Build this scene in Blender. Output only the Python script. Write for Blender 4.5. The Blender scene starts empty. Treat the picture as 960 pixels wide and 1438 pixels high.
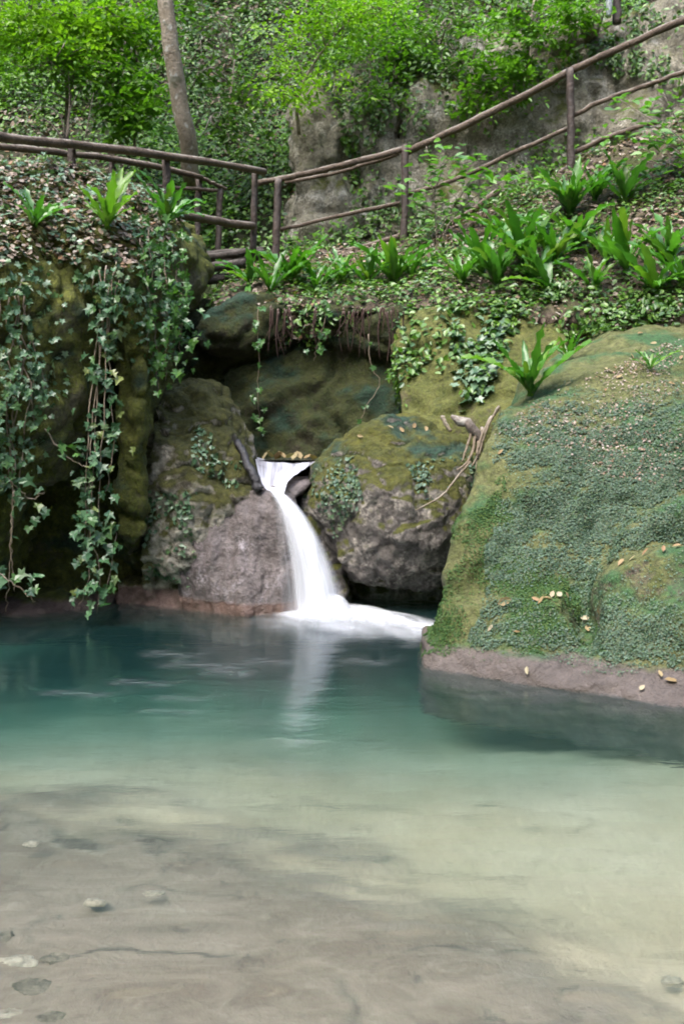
import bpy, bmesh, math, random
import numpy as np
from mathutils import Vector, Matrix, Quaternion
from mathutils.bvhtree import BVHTree

random.seed(7)
rng = np.random.default_rng(7)
R = math.radians
scene = bpy.context.scene
col = scene.collection

# ------------------------------------------------------------------ camera
W0, H0, FPX = 960.0, 1438.0, 1474.0
CAM = np.array([0.0, 0.0, 1.5])
PITCH = math.atan(119.0 / FPX)                 # camera looks a little down
cd = bpy.data.cameras.new('camera'); cam = bpy.data.objects.new('camera', cd); col.objects.link(cam)
cam.location = CAM; cam.rotation_euler = (math.pi / 2 - PITCH, 0, 0)
cd.sensor_fit = 'VERTICAL'; cd.sensor_height = 36.0; cd.lens = 36.0 * FPX / H0
cd.clip_start = 0.05; cd.clip_end = 500
scene.camera = cam

# ------------------------------------------------------------------ light
SUN_EL, SUN_AZ = R(62), R(215)                 # azimuth measured clockwise from +Y
world = bpy.data.worlds.new('World'); scene.world = world; world.use_nodes = True
wn = world.node_tree; bg = wn.nodes['Background']
sky = wn.nodes.new('ShaderNodeTexSky'); sky.sky_type = 'NISHITA'; sky.sun_disc = False
sky.sun_elevation = SUN_EL; sky.sun_rotation = SUN_AZ; sky.air_density = 1.3; sky.dust_density = 3.0
wn.links.new(sky.outputs[0], bg.inputs[0]); bg.inputs[1].default_value = 0.15
sd = bpy.data.lights.new('sun', 'SUN'); sun = bpy.data.objects.new('sun', sd); col.objects.link(sun)
sd.energy = 1.0; sd.angle = R(30); sd.color = (1.0, 0.98, 0.95)
sdir = Vector((math.sin(SUN_AZ) * math.cos(SUN_EL), math.cos(SUN_AZ) * math.cos(SUN_EL), math.sin(SUN_EL)))
sun.rotation_euler = sdir.to_track_quat('Z', 'Y').to_euler(); sun.location = (0, 0, 30)
vs = scene.view_settings
vs.view_transform = 'Standard'; vs.look = 'None'; vs.gamma = 1.0; vs.exposure = 2.32; vs.use_curve_mapping = False
scene.render.engine = 'CYCLES'
cy = scene.cycles
cy.use_denoising = True; cy.filter_width = 1.9
try: cy.denoiser = 'OPENIMAGEDENOISE'
except Exception: pass
cy.max_bounces = 10; cy.diffuse_bounces = 4; cy.glossy_bounces = 3; cy.transmission_bounces = 6; cy.transparent_max_bounces = 24
cy.caustics_reflective = False; cy.caustics_refractive = True

# ------------------------------------------------------------------ picture <-> place
_c, _s = math.cos(PITCH), math.sin(PITCH)
def ray(px, py):
    u = (px - W0 / 2) / FPX; v = (H0 / 2 - py) / FPX
    return np.array([u, _c + v * _s, -_s + v * _c])
def P(px, py, Y):
    d = ray(px, py); return CAM + d * (Y / d[1])
def G(px, py, z=0.0):
    d = ray(px, py); return CAM + d * ((z - CAM[2]) / d[2])
def GW(px, py, z):                             # point seen through the water surface (refracted) at height z < 0
    d = ray(px, py); d = d / np.linalg.norm(d); S = CAM + d * (-CAM[2] / d[2])
    h = d[:2] / 1.33; t = np.array([h[0], h[1], -math.sqrt(1 - h @ h)])
    return S + t * (z / t[2])
def proj(p):
    q = np.asarray(p) - CAM
    depth = q[..., 1] * _c - q[..., 2] * _s
    up = q[..., 1] * _s + q[..., 2] * _c
    depth = np.maximum(depth, 1e-3)
    return W0 / 2 + FPX * q[..., 0] / depth, H0 / 2 - FPX * up / depth
def in_poly(px, py, poly):
    inside = np.zeros(px.shape, bool); n = len(poly)
    for i in range(n):
        x0, y0 = poly[i]; x1, y1 = poly[(i + 1) % n]
        if y0 == y1: continue
        c = ((y0 > py) != (y1 > py)) & (px < (x1 - x0) * (py - y0) / (y1 - y0) + x0)
        inside ^= c
    return inside

# ------------------------------------------------------------------ numpy noise
_perm = np.random.default_rng(3).integers(0, 2**31, 4096)
_gr = np.random.default_rng(4).normal(size=(4096, 3)); _gr /= np.linalg.norm(_gr, axis=1)[:, None]
def perlin(p):
    p = np.asarray(p, float); i = np.floor(p).astype(np.int64); f = p - i
    w = f * f * f * (f * (f * 6 - 15) + 10)
    out = np.zeros(len(p))
    for dx in (0, 1):
        for dy in (0, 1):
            for dz in (0, 1):
                h = _perm[(i[:, 0] + dx) & 4095]; h = _perm[(h + i[:, 1] + dy) & 4095]; h = _perm[(h + i[:, 2] + dz) & 4095] & 4095
                g = _gr[h]
                d = g[:, 0] * (f[:, 0] - dx) + g[:, 1] * (f[:, 1] - dy) + g[:, 2] * (f[:, 2] - dz)
                wt = (w[:, 0] if dx else 1 - w[:, 0]) * (w[:, 1] if dy else 1 - w[:, 1]) * (w[:, 2] if dz else 1 - w[:, 2])
                out += d * wt
    return out * 1.6
def fbm(p, octs=4, gain=0.5):
    o = np.zeros(len(p)); a = 1.0; q = np.asarray(p, float)
    for k in range(octs):
        o += a * perlin(q + 17.3 * k); q = q * 2.03; a *= gain
    return o

# ------------------------------------------------------------------ mesh helpers
def tag(o, label=None, cat=None, group=None, kind=None):
    if label: o['label'] = label
    if cat: o['category'] = cat
    if group: o['group'] = group
    if kind: o['kind'] = kind
    return o
def link(o, parent=None):
    col.objects.link(o)
    if parent is not None: o.parent = parent
    return o
def empty(name, loc):
    o = bpy.data.objects.new(name, None); o.empty_display_size = 0.1
    o.location = Vector(loc); return link(o)
def np_mesh(name, V, F, smooth=True, mat=None):
    """V (n,3); F list of (m,k) index arrays"""
    V = np.asarray(V, np.float32)
    if isinstance(F, np.ndarray): F = [F]
    me = bpy.data.meshes.new(name)
    me.vertices.add(len(V)); me.vertices.foreach_set('co', V.ravel())
    loops = np.concatenate([f.ravel() for f in F]).astype(np.int32)
    tot = np.concatenate([np.full(len(f), f.shape[1], np.int32) for f in F])
    st = np.concatenate([[0], np.cumsum(tot)[:-1]]).astype(np.int32)
    me.loops.add(len(loops)); me.loops.foreach_set('vertex_index', loops)
    me.polygons.add(len(tot)); me.polygons.foreach_set('loop_start', st); me.polygons.foreach_set('loop_total', tot)
    me.polygons.foreach_set('use_smooth', np.full(len(tot), smooth))
    me.update(calc_edges=True); me.validate()
    if mat: me.materials.append(mat)
    return me
class MB:
    def __init__(s): s.v = []; s.f = []
    def tube(s, pts, rad, n=7, rough=0.0, cap=True):
        pts = [Vector(p) for p in pts]; k = len(pts); b = len(s.v)
        if not hasattr(rad, '__len__'): rad = [rad] * k
        up = Vector((0.3, 0.5, 0.81)).normalized(); prev = None
        for i, p in enumerate(pts):
            t = (pts[min(i + 1, k - 1)] - pts[max(i - 1, 0)])
            t = t.normalized() if t.length > 1e-9 else Vector((0, 0, 1))
            a = (prev - t * prev.dot(t)) if prev is not None else t.cross(up)
            if a.length < 1e-4: a = t.orthogonal()
            a.normalize(); prev = a; c = t.cross(a)
            for j in range(n):
                th = 2 * math.pi * j / n; r = rad[i] * (1 + rough * random.uniform(-1, 1))
                s.v.append(tuple(p + a * (math.cos(th) * r) + c * (math.sin(th) * r)))
        for i in range(k - 1):
            for j in range(n):
                s.f.append((b + i * n + j, b + i * n + (j + 1) % n, b + (i + 1) * n + (j + 1) % n, b + (i + 1) * n + j))
        if cap:
            s.f.append(tuple(b + j for j in range(n - 1, -1, -1)))
            s.f.append(tuple(b + (k - 1) * n + j for j in range(n)))
        return s
    def build(s, name, mat, parent=None, smooth=True, origin=None):
        me = bpy.data.meshes.new(name)
        v = s.v
        if origin is not None: v = [(a[0] - origin[0], a[1] - origin[1], a[2] - origin[2]) for a in v]
        me.from_pydata(v, [], s.f); me.update()
        for p in me.polygons: p.use_smooth = smooth and len(p.vertices) <= 4
        if mat: me.materials.append(mat)
        o = bpy.data.objects.new(name, me)
        return link(o, parent)
def spline(pts, n):
    """Catmull-Rom through the points"""
    p = np.array(pts, float); k = len(p)
    if k == 2: return [p[0] + (p[1] - p[0]) * t for t in np.linspace(0, 1, n)]
    q = np.vstack([2 * p[0] - p[1], p, 2 * p[-1] - p[-2]]); out = []
    for t in np.linspace(0, k - 1 - 1e-6, n):
        i = int(t); f = t - i; a, b, c, d = q[i], q[i + 1], q[i + 2], q[i + 3]
        out.append(0.5 * ((2 * b) + (c - a) * f + (2 * a - 5 * b + 4 * c - d) * f * f + (3 * b - a - 3 * c + d) * f ** 3))
    return out

# ------------------------------------------------------------------ node helper
class NT:
    def __init__(s, name):
        s.m = bpy.data.materials.new(name); s.m.use_nodes = True; s.t = s.m.node_tree; s.t.nodes.clear()
        s.out = s.t.nodes.new('ShaderNodeOutputMaterial')
    def n(s, typ, ins=None, **props):
        nd = s.t.nodes.new('ShaderNode' + typ)
        for k, v in props.items(): setattr(nd, k, v)
        for k, v in (ins or {}).items():
            sk = nd.inputs[k]
            if hasattr(v, 'is_linked') or isinstance(v, bpy.types.NodeSocket): s.t.links.new(v, sk)
            else: sk.default_value = v
        return nd
    def noise(s, scale, detail=4, rough=0.55, vec=None, dist=0.0):
        i = {'Scale': scale, 'Detail': detail, 'Roughness': rough, 'Distortion': dist}
        if vec is not None: i['Vector'] = vec
        return s.n('TexNoise', i).outputs['Fac']
    def mapr(s, v, a, b, c=0.0, d=1.0):
        return s.n('MapRange', {'Value': v, 'From Min': a, 'From Max': b, 'To Min': c, 'To Max': d}).outputs[0]
    def math(s, op, a, b=0.0, c=0.0):
        nd = s.n('Math', {0: a, 1: b, 2: c}, operation=op); return nd.outputs[0]
    def mix(s, f, a, b, bt='MIX'):
        nd = s.t.nodes.new('ShaderNodeMix'); nd.data_type = 'RGBA'; nd.blend_type = bt
        for idx, v in ((0, f), (6, a), (7, b)):
            if isinstance(v, bpy.types.NodeSocket): s.t.links.new(v, nd.inputs[idx])
            elif idx: nd.inputs[idx].default_value = (*v, 1.0) if len(v) == 3 else v
            else: nd.inputs[idx].default_value = v
        return nd.outputs[2]
    def pos(s): return s.n('NewGeometry').outputs['Position']
    def scaled(s, vec, sc):
        return s.n('VectorMath', {0: vec, 1: sc}, operation='MULTIPLY').outputs[0]
    def bump(s, h, strength=0.5, dist=0.02, normal=None):
        i = {'Height': h, 'Strength': strength, 'Distance': dist}
        if normal is not None: i['Normal'] = normal
        return s.n('Bump', i).outputs[0]
    def done(s, sh, vol=None):
        s.t.links.new(sh, s.out.inputs[0])
        if vol is not None: s.t.links.new(vol, s.out.inputs[1])
        return s.m

def rock_mat(name, a, b, moss=(0.05, 0.075, 0.012), moss2=(0.085, 0.10, 0.018), moss_amt=0.5, up=0.5, pale=None, pale_amt=0.0,
             wet=None, wet_z=0.15, rough=0.85, bump=0.6, streak=0.4, green=None, green_amt=0.0):
    t = NT(name); p = t.pos(); g = t.n('NewGeometry')
    big = t.noise(1.3, 5, 0.6, p); mid = t.noise(6.0, 6, 0.62, p, 0.4); fine = t.noise(34.0, 6, 0.65, p)
    st = t.noise(3.0, 5, 0.6, t.scaled(p, (3.2, 3.2, 0.35)))
    c = t.mix(t.mapr(mid, 0.35, 0.65), a, b)
    c = t.mix(t.mapr(st, 0.45, 0.7, 0.0, streak), c, tuple(x * 0.45 for x in a))
    if pale: c = t.mix(t.mapr(t.math('ADD', t.noise(2.6, 6, 0.7, p, 0.6), t.math('MULTIPLY', fine, 0.25)), 0.78 - 0.3 * pale_amt, 0.88 - 0.3 * pale_amt), c, pale)
    nz = t.n('SeparateXYZ', {0: g.outputs['Normal']}).outputs[2]
    mk = t.math('ADD', t.math('MULTIPLY', nz, up * 0.45), t.math('ADD', t.math('MULTIPLY', big, 0.7), t.math('MULTIPLY', mid, 0.4)))
    mk = t.math('ADD', mk, t.math('MULTIPLY', fine, 0.2))
    m = t.mapr(mk, 0.98 - 0.62 * moss_amt, 1.10 - 0.62 * moss_amt)
    mc = t.mix(t.mapr(t.noise(9.0, 5, 0.6, p), 0.35, 0.65), moss, moss2)
    if green: mc = t.mix(t.mapr(t.noise(2.0, 4, 0.6, t.scaled(p, (1.0, 1.0, 1.4))), 0.62 - 0.4 * green_amt, 0.72 - 0.4 * green_amt), mc, green)
    c = t.mix(m, c, mc)
    c = t.mix(t.mapr(fine, 0.32, 0.62, 0.6, 0.0), c, (0.02, 0.018, 0.012))
    c = t.mix(t.mapr(t.noise(70.0, 3, 0.7, p), 0.60, 0.75, 0.0, 0.35), c, t.mix(0.5, c, (0.45, 0.42, 0.35)))
    rg = t.mapr(m, 0, 1, rough, 0.95)
    if wet:
        z = t.n('SeparateXYZ', {0: p}).outputs[2]
        w = t.mapr(t.math('ADD', z, t.math('MULTIPLY', t.math('SUBTRACT', mid, 0.5), 0.05)), wet_z + 0.03, wet_z)
        wc = t.mix(t.mapr(mid, 0.35, 0.65), wet, tuple(x * 0.6 for x in wet))
        c = t.mix(w, c, wc); rg = t.math('SUBTRACT', rg, t.math('MULTIPLY', w, 0.45))
    nb = t.bump(mid, bump, 0.09); nb = t.bump(t.noise(16.0, 6, 0.7, p, 0.8), bump, 0.04, nb); nb = t.bump(fine, bump, 0.025, nb)
    nb = t.bump(t.noise(120.0, 3, 0.6, p), bump * 0.7, 0.008, nb)
    bs = t.n('BsdfPrincipled', {'Base Color': c, 'Roughness': rg, 'Normal': nb, 'Specular IOR Level': 0.35})
    return t.done(bs.outputs[0])

def leaf_mat(name, cols, rough=0.42, trans=0.3, mode='island', spec=0.5, tint=None):
    """cols: list of colours picked by a random number per leaf"""
    t = NT(name)
    rnd = t.n('NewGeometry').outputs['Random Per Island'] if mode == 'island' else t.n('ObjectInfo').outputs['Random']
    cr = t.n('ValToRGB', {'Fac': rnd}); e = cr.color_ramp.elements
    for i, cc in enumerate(cols):
        pos = i / max(1, len(cols) - 1)
        el = e[i] if i < 2 else e.new(pos)
        el.position = pos; el.color = (*cc, 1)
    c = t.mix(t.mapr(t.noise(0.9, 3, 0.5, t.pos()), 0.3, 0.7, 0.0, 0.5), cr.outputs[0], t.mix(1.0, cr.outputs[0], (0.6, 0.65, 0.6), 'MULTIPLY'))
    bs = t.n('BsdfPrincipled', {'Base Color': c, 'Roughness': rough, 'Specular IOR Level': spec})
    tr = t.n('BsdfTranslucent', {'Color': t.mix(1.0, c, (1.1, 1.35, 0.5), 'MULTIPLY')})
    mx = t.n('MixShader', {0: trans, 1: bs.outputs[0], 2: tr.outputs[0]})
    return t.done(mx.outputs[0])

def wood_mat(name, a, b, rough=0.8, top_light=1.0, spots=0.0):
    t = NT(name); p = t.n('TexCoord').outputs['Object']
    n1 = t.noise(6.0, 6, 0.7, p, .6); n2 = t.noise(42.0, 5, 0.65, p)
    c = t.mix(t.mapr(n1, 0.35, 0.65), a, b); c = t.mix(t.mapr(n2, 0.3, 0.7, 0.5, 0.0), c, tuple(x * 0.3 for x in a))
    nz = t.n('SeparateXYZ', {0: t.n('NewGeometry').outputs['Normal']}).outputs[2]
    c = t.mix(t.math('MULTIPLY', t.mapr(nz, 0.35, 0.9, 0, top_light), t.mapr(n1, 0.42, 0.55)), c, (0.34, 0.31, 0.27))  # upper sides paled in patches: sky light painted into the colour
    if spots: c = t.mix(t.mapr(t.noise(9.0, 3, .5, p), .60, .66, 0, spots), c, (.42, .42, .38)); c = t.mix(t.mapr(t.noise(4.0, 4, .6, p), .58, .66, 0, spots), c, (.07, .075, .04))   # pale and dark spots
    nb = t.bump(n1, 0.8, 0.04); nb = t.bump(n2, 0.8, 0.015, nb)
    return t.done(t.n('BsdfPrincipled', {'Base Color': c, 'Roughness': rough, 'Normal': nb}).outputs[0])

# ------------------------------------------------------------------ materials
LIME_A, LIME_B = (0.16, 0.135, 0.10), (0.27, 0.24, 0.19)
M = {}
M['cliff_left'] = rock_mat('mossy_cliff', (0.11, 0.10, 0.065), (0.20, 0.18, 0.12), moss=(0.06, 0.072, 0.010), moss2=(0.115, 0.125, 0.02), moss_amt=0.8, up=0.3, wet=(0.12, 0.085, 0.07), wet_z=0.05, green=(0.03, 0.055, 0.03), green_amt=0.15)
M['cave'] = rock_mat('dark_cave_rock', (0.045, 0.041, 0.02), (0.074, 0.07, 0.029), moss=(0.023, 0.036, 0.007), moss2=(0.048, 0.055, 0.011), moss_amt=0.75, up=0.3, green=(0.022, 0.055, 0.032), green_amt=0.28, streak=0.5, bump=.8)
M['rock_a'] = rock_mat('pale_spotted_limestone', (0.10, 0.085, 0.055), (0.19, 0.165, 0.12), moss=(0.04, 0.045, 0.009), moss2=(0.075, 0.075, 0.016), moss_amt=0.66, up=0.5, pale=(0.46, 0.42, 0.35), pale_amt=0.95, wet=(0.18, 0.12, 0.10), wet_z=0.13)
M['flow'] = rock_mat('violet_flowstone', (0.10, 0.082, 0.078), (0.19, 0.162, 0.162), moss=(0.07, 0.06, 0.025), moss2=(0.12, 0.095, 0.05), moss_amt=0.36, up=0.2, pale=(0.27, 0.245, 0.26), pale_amt=0.3, wet=(0.16, 0.105, 0.085), wet_z=0.08, streak=0.65, rough=0.5, bump=0.5)
M['rock_b'] = rock_mat('pitted_limestone', (0.14, 0.125, 0.11), (0.25, 0.225, 0.205), moss=(0.06, 0.07, 0.012), moss2=(0.12, 0.12, 0.022), moss_amt=0.46, up=1.15, pale=(0.42, 0.38, 0.33), pale_amt=0.6, green=(0.03, 0.07, 0.045), green_amt=0.2, bump=0.9)
M['boulder'] = rock_mat('overgrown_boulder', (0.12, 0.10, 0.075), (0.19, 0.165, 0.125), moss=(0.075, 0.09, 0.025), moss2=(0.15, 0.155, 0.06), moss_amt=0.70, up=0.5, wet=(0.115, 0.094, 0.082), wet_z=0.12, green=(0.045, 0.11, 0.04), green_amt=0.35)
M['slope'] = rock_mat('mossy_slope', (0.12, 0.095, 0.06), (0.20, 0.165, 0.11), moss=(0.075, 0.09, 0.018), moss2=(0.13, 0.135, 0.035), moss_amt=0.72, up=0.25, streak=0.4)
M['soil'] = rock_mat('leafy_soil', (0.09, 0.065, 0.045), (0.16, 0.12, 0.09), moss=(0.05, 0.065, 0.014), moss2=(0.08, 0.08, 0.03), moss_amt=0.42, up=0.2)
M['wall'] = rock_mat('grey_cliff', (0.23, 0.21, 0.15), (0.37, 0.34, 0.265), moss=(0.06, 0.072, 0.012), moss2=(0.12, 0.125, 0.03), moss_amt=0.43, up=0.4, pale=(0.52, 0.49, 0.42), pale_amt=0.5, streak=0.6, bump=.9)
M['hill'] = rock_mat('forest_floor', (0.045, 0.036, 0.022), (0.09, 0.07, 0.045), moss=(0.02, 0.032, 0.008), moss2=(0.04, 0.055, 0.014), moss_amt=0.6, up=0.1)
M['wood'] = wood_mat('light_topped_log', (0.065, 0.042, 0.026), (0.135, 0.095, 0.065), top_light=.55)
M['deck'] = wood_mat('dark_deck_log', (0.022, 0.016, 0.012), (0.055, 0.04, 0.03), .7, .15)
M['wood_dark'] = wood_mat('dark_wet_log', (0.032, 0.022, 0.017), (0.075, 0.05, 0.038), 0.6, .4)
M['bark'] = wood_mat('tree_bark', (0.19, 0.155, 0.105), (0.36, 0.31, 0.24), spots=.8)
M['wet_wood'] = wood_mat('black_wet_wood', (0.018, 0.017, 0.02), (0.04, 0.038, 0.042), .35, 0)
M['twig'] = wood_mat('grey_twig', (0.15, 0.12, 0.09), (0.26, 0.22, 0.18))
M['vine'] = wood_mat('pale_vine', (0.20, 0.15, 0.10), (0.32, 0.26, 0.19))

# ------------------------------------------------------------------ rocks from faceted hulls
ROCKS = {}
def rock(name, hulls, mat, voxel=0.045, smooth=6, amp=0.06, freq=1.6, amp2=0.02, freq2=7.0, ridge=0.0, strata=0.0, drape=0.0, parent=None, seed=0, sink=None):
    """hulls: lists of (points, (dx, dy, dz) thickness or None); each is a convex lump, all are fused, eroded and roughened"""
    bm = bmesh.new()
    for pts, off in hulls:
        vs_ = [np.asarray(p, float) for p in pts]
        if off is not None: vs_ += [p + np.asarray(off, float) for p in vs_]
        b = bmesh.new(); vv = [b.verts.new(p) for p in vs_]
        r = bmesh.ops.convex_hull(b, input=vv)
        bmesh.ops.delete(b, geom=[v for v in b.verts if not v.link_faces], context='VERTS')
        bmesh.ops.recalc_face_normals(b, faces=b.faces)
        me = bpy.data.meshes.new('t'); b.to_mesh(me); b.free(); bm.from_mesh(me); bpy.data.meshes.remove(me)
    me = bpy.data.meshes.new(name + '_raw'); bm.to_mesh(me); bm.free()
    o = bpy.data.objects.new(name, me); col.objects.link(o)
    md = o.modifiers.new('r', 'REMESH'); md.mode = 'VOXEL'; md.voxel_size = voxel
    if smooth:
        ms = o.modifiers.new('s', 'SMOOTH'); ms.iterations = smooth; ms.factor = 0.5
    dg = bpy.context.evaluated_depsgraph_get()
    m2 = bpy.data.meshes.new_from_object(o.evaluated_get(dg)); m2.name = name
    o.modifiers.clear(); o.data = m2; bpy.data.meshes.remove(me)
    n = len(m2.vertices); co = np.empty(n * 3, np.float32); m2.vertices.foreach_get('co', co); co = co.reshape(-1, 3).astype(float)
    no = np.empty(n * 3, np.float32); m2.vertices.foreach_get('normal', no); no = no.reshape(-1, 3).astype(float)
    s = seed * 13.7
    d = amp * fbm(co * freq + s, 3) + amp2 * fbm(co * freq2 + s + 5, 3, 0.6)
    if ridge: d -= ridge * np.maximum(0, 1 - np.abs(perlin(co * freq * 1.3 + s + 31)) * 7)
    if drape: d += drape * fbm(co * np.array([5.5, 5.5, .7]) + s + 11, 3, .6)
    if strata: d += strata * np.sin(co[:, 2] * 11 + 3 * perlin(co * 0.9 + s) + co[:, 0] * 2.0)
    co += no * d[:, None]
    m2.vertices.foreach_set('co', co.astype(np.float32).ravel()); m2.update()
    m2.polygons.foreach_set('use_smooth', np.ones(len(m2.polygons), bool))
    m2.materials.clear(); m2.materials.append(mat)
    if parent: o.parent = parent
    ROCKS[name] = o
    return o
def down(pts, z):          # copies of points dropped to height z
    return [np.array([p[0], p[1], z]) for p in pts]
def PP(*t): return [P(*a) for a in t]

# ================================================================== THE SETTING
# hillside: one sheet, the gorge floor, its sides and the steep wood behind
def hill_z(x, y):
    back = (y - 13.6 - 0.10 * np.clip(x, -6, 6) ) * 1.28 + 4.1 + 0.28 * np.clip(x, -4, 7)
    side = (np.abs(x + 0.4) - 6.0) * 1.35 + 0.6  # side slopes made steeper to cut the low sky light
    rear_block = (-y - 7.0) * 1.3 + 0.3                # unseen rise added behind the camera to block low sky light
    k = 0.9
    m = np.logaddexp(np.logaddexp(back / k, side / k), rear_block / k) * k
    pool = np.clip((11.6 - y) / 1.2, 0, 1) * np.clip((6.6 - np.abs(x)) / 1.2, 0, 1) * np.clip((y + 6) / 2, 0, 1)
    return np.maximum(m - 5.0 * pool, -6.0)          # the basin under the pool
nx, ny = 150, 150
gx = np.linspace(-34, 34, nx); gy = np.linspace(-30, 46, ny)
X, Yg = np.meshgrid(gx, gy); Z = hill_z(X, Yg)
pp = np.stack([X.ravel(), Yg.ravel(), Z.ravel()], 1)
pp[:, 2] += np.where(pp[:, 2] > -1.5, 0.35 * fbm(pp * 0.45, 4), 0)
idx = np.arange(nx * ny).reshape(ny, nx)
F = np.stack([idx[:-1, :-1], idx[:-1, 1:], idx[1:, 1:], idx[1:, :-1]], -1).reshape(-1, 4)
hill = link(bpy.data.objects.new('hillside', np_mesh('hillside', pp, F, True, M['hill']))); tag(hill, 'steep dark wooded gorge slope behind the fence', 'hillside', kind='structure')
ROCKS['hillside'] = hill

# left cliff -------------------------------------------------------
c1 = PP((-420, 350, 7.1), (-60, 372, 7.55), (40, 380, 7.75), (105, 420, 7.95), (134, 470, 8.05), (106, 575, 8.0), (42, 680, 7.85), (-60, 690, 7.5), (-420, 720, 6.8), (-60, 310, 7.85), (60, 312, 8.05))
c1b = PP((-420, 205, 8.0), (-60, 222, 8.6), (90, 238, 8.9))
c2 = PP((40, 372, 7.85), (105, 372, 7.98), (170, 372, 8.15), (205, 380, 8.28), (238, 338, 8.8), (130, 474, 8.15), (165, 430, 8.2), (205, 430, 8.32), (90, 310, 8.15), (170, 312, 8.45), (220, 308, 8.85))
c2b = PP((60, 240, 8.9), (140, 240, 9.3), (225, 275, 9.9), (250, 330, 9.6))
c3 = PP((166, 375, 8.1), (203, 370, 8.2), (206, 480, 8.22), (204, 600, 8.3), (203, 752, 8.42), (178, 790, 8.62), (168, 690, 8.5), (164, 560, 8.4), (166, 470, 8.32))
c4 = PP((42, 660, 7.95), (-60, 680, 7.6), (-420, 700, 6.9), (0, 835, 8.5), (-60, 850, 8.0), (-420, 900, 7.2), (26, 760, 8.35))
c5 = PP((-60, 420, 9.2), (230, 420, 9.5), (240, 850, 9.15), (-60, 850, 9.0))
led = [G(-420, 885), G(-60, 868), G(60, 864), G(128, 855), G(160, 846)]
hulls = [(c1 + c1b, (0.15, 1.6, 0.0)), (c2 + c2b, (0.1, 1.5, 0.0)), (c3, (-0.1, 1.2, 0.0)), (c4, (-0.3, 1.6, 0)), (c5 + down(c5[2:], -1.2), (0, 1.2, 0)),
         (led + [p + np.array([0, .05, 0.05]) for p in led] + down(led, -1.0), (0, 1.2, 0.06))]
cl = rock('mossy_cliff', hulls, M['cliff_left'], 0.035, 4, 0.075, 1.7, 0.034, 6, ridge=0.05, drape=.03, seed=1)
tag(cl, 'overhanging mossy cliff with a dark hollow, draped in ivy above the pool', 'cliff')

# left rock beside the fall ---------------------------------------
a1 = PP((206, 600, 8.75), (222, 562, 8.85), (250, 546, 8.95), (286, 550, 8.95), (314, 590, 8.85), (340, 640, 8.75), (358, 690, 8.65), (300, 720, 8.5), (203, 700, 8.6), (198, 800, 8.62), (290, 835, 8.6), (250, 640, 8.5), (262, 740, 8.48))
led2 = [G(165, 846), G(215, 852), G(280, 857), G(320, 860)]
ra = rock('spotted_rock', [(a1, (0.0, 0.9, 0.15)),
    (led2 + [p + np.array([0, .06, 0.17]) for p in led2] + down(led2, -1.0), (0, 0.8, 0.03)),
    (PP((198, 790, 8.75), (300, 800, 8.75), (300, 850, 8.75), (198, 850, 8.75)), (0, .6, 0))], M['rock_a'], 0.022, 3, 0.05, 2.4, 0.03, 9, ridge=0.035, seed=2)
tag(ra, 'rounded mossy limestone rock with pale lichen blotches, between cliff and waterfall', 'rock')
a3 = PP((248, 775, 8.62), (262, 722, 8.64), (300, 690, 8.66), (352, 688, 8.62), (385, 690, 8.56), (404, 705, 8.5), (425, 770, 8.46), (430, 850, 8.42), (340, 760, 8.42), (320, 810, 8.38))
b3 = [G(250, 850), G(300, 860), G(345, 866), G(385, 864), G(432, 860)]
fl = rock('flowstone', [(a3 + b3 + down(b3, -1.0), (0.0, 0.8, 0.0))], M['flow'], 0.022, 3, 0.02, 2.6, 0.008, 11, ridge=0.0, drape=.045, seed=3)
tag(fl, 'wet violet-grey flowstone apron just beside the falling water', 'rock')

# rock on the other side of the fall ------------------------------
b1 = PP((438, 660, 8.85), (468, 630, 8.75), (508, 602, 8.75), (545, 588, 8.85), (590, 584, 8.95), (640, 604, 8.85), (676, 640, 8.7), (672, 720, 8.5), (655, 790, 8.45), (610, 825, 8.55), (545, 828, 8.5), (500, 820, 8.55), (478, 790, 8.55), (452, 740, 8.6), (434, 700, 8.7), (545, 690, 8.2), (560, 750, 8.15), (610, 730, 8.2), (500, 690, 8.4))
b2 = PP((440, 780, 9.2), (700, 780, 9.0), (700, 880, 9.0), (440, 880, 9.2))
b3_ = PP((430, 690, 8.85), (470, 760, 8.75), (490, 860, 8.75), (430, 870, 8.75), (415, 720, 8.9))
rb = rock('pitted_rock', [(b1, (0.0, 0.9, 0.0)), (b2 + down(b2, -1.0), (0, 0.8, 0)), (b3_ + down(b3_[2:4], -1), (0, .6, 0))], M['rock_b'], 0.022, 4, 0.06, 2.2, 0.022, 8, ridge=0.025, seed=4)
tag(rb, 'pitted grey limestone rock with mossy crown, undercut just behind the waterfall foam', 'rock')
# sill under the upper channel
sl = PP((352, 672, 8.9), (400, 706, 8.6), (445, 664, 8.9), (372, 694, 8.62))
sl = [p - np.array([0, 0, .05]) for p in sl]
rs = rock('channel_sill', [(sl, (0, 1.0, -0.02)), (down(sl, 0.2), (0, .8, 0.6))], M['flow'], 0.026, 4, 0.02, 3, 0.01, 9, seed=5)
tag(rs, 'wet worn stone sill at the lip where the stream narrows', 'rock')

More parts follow.
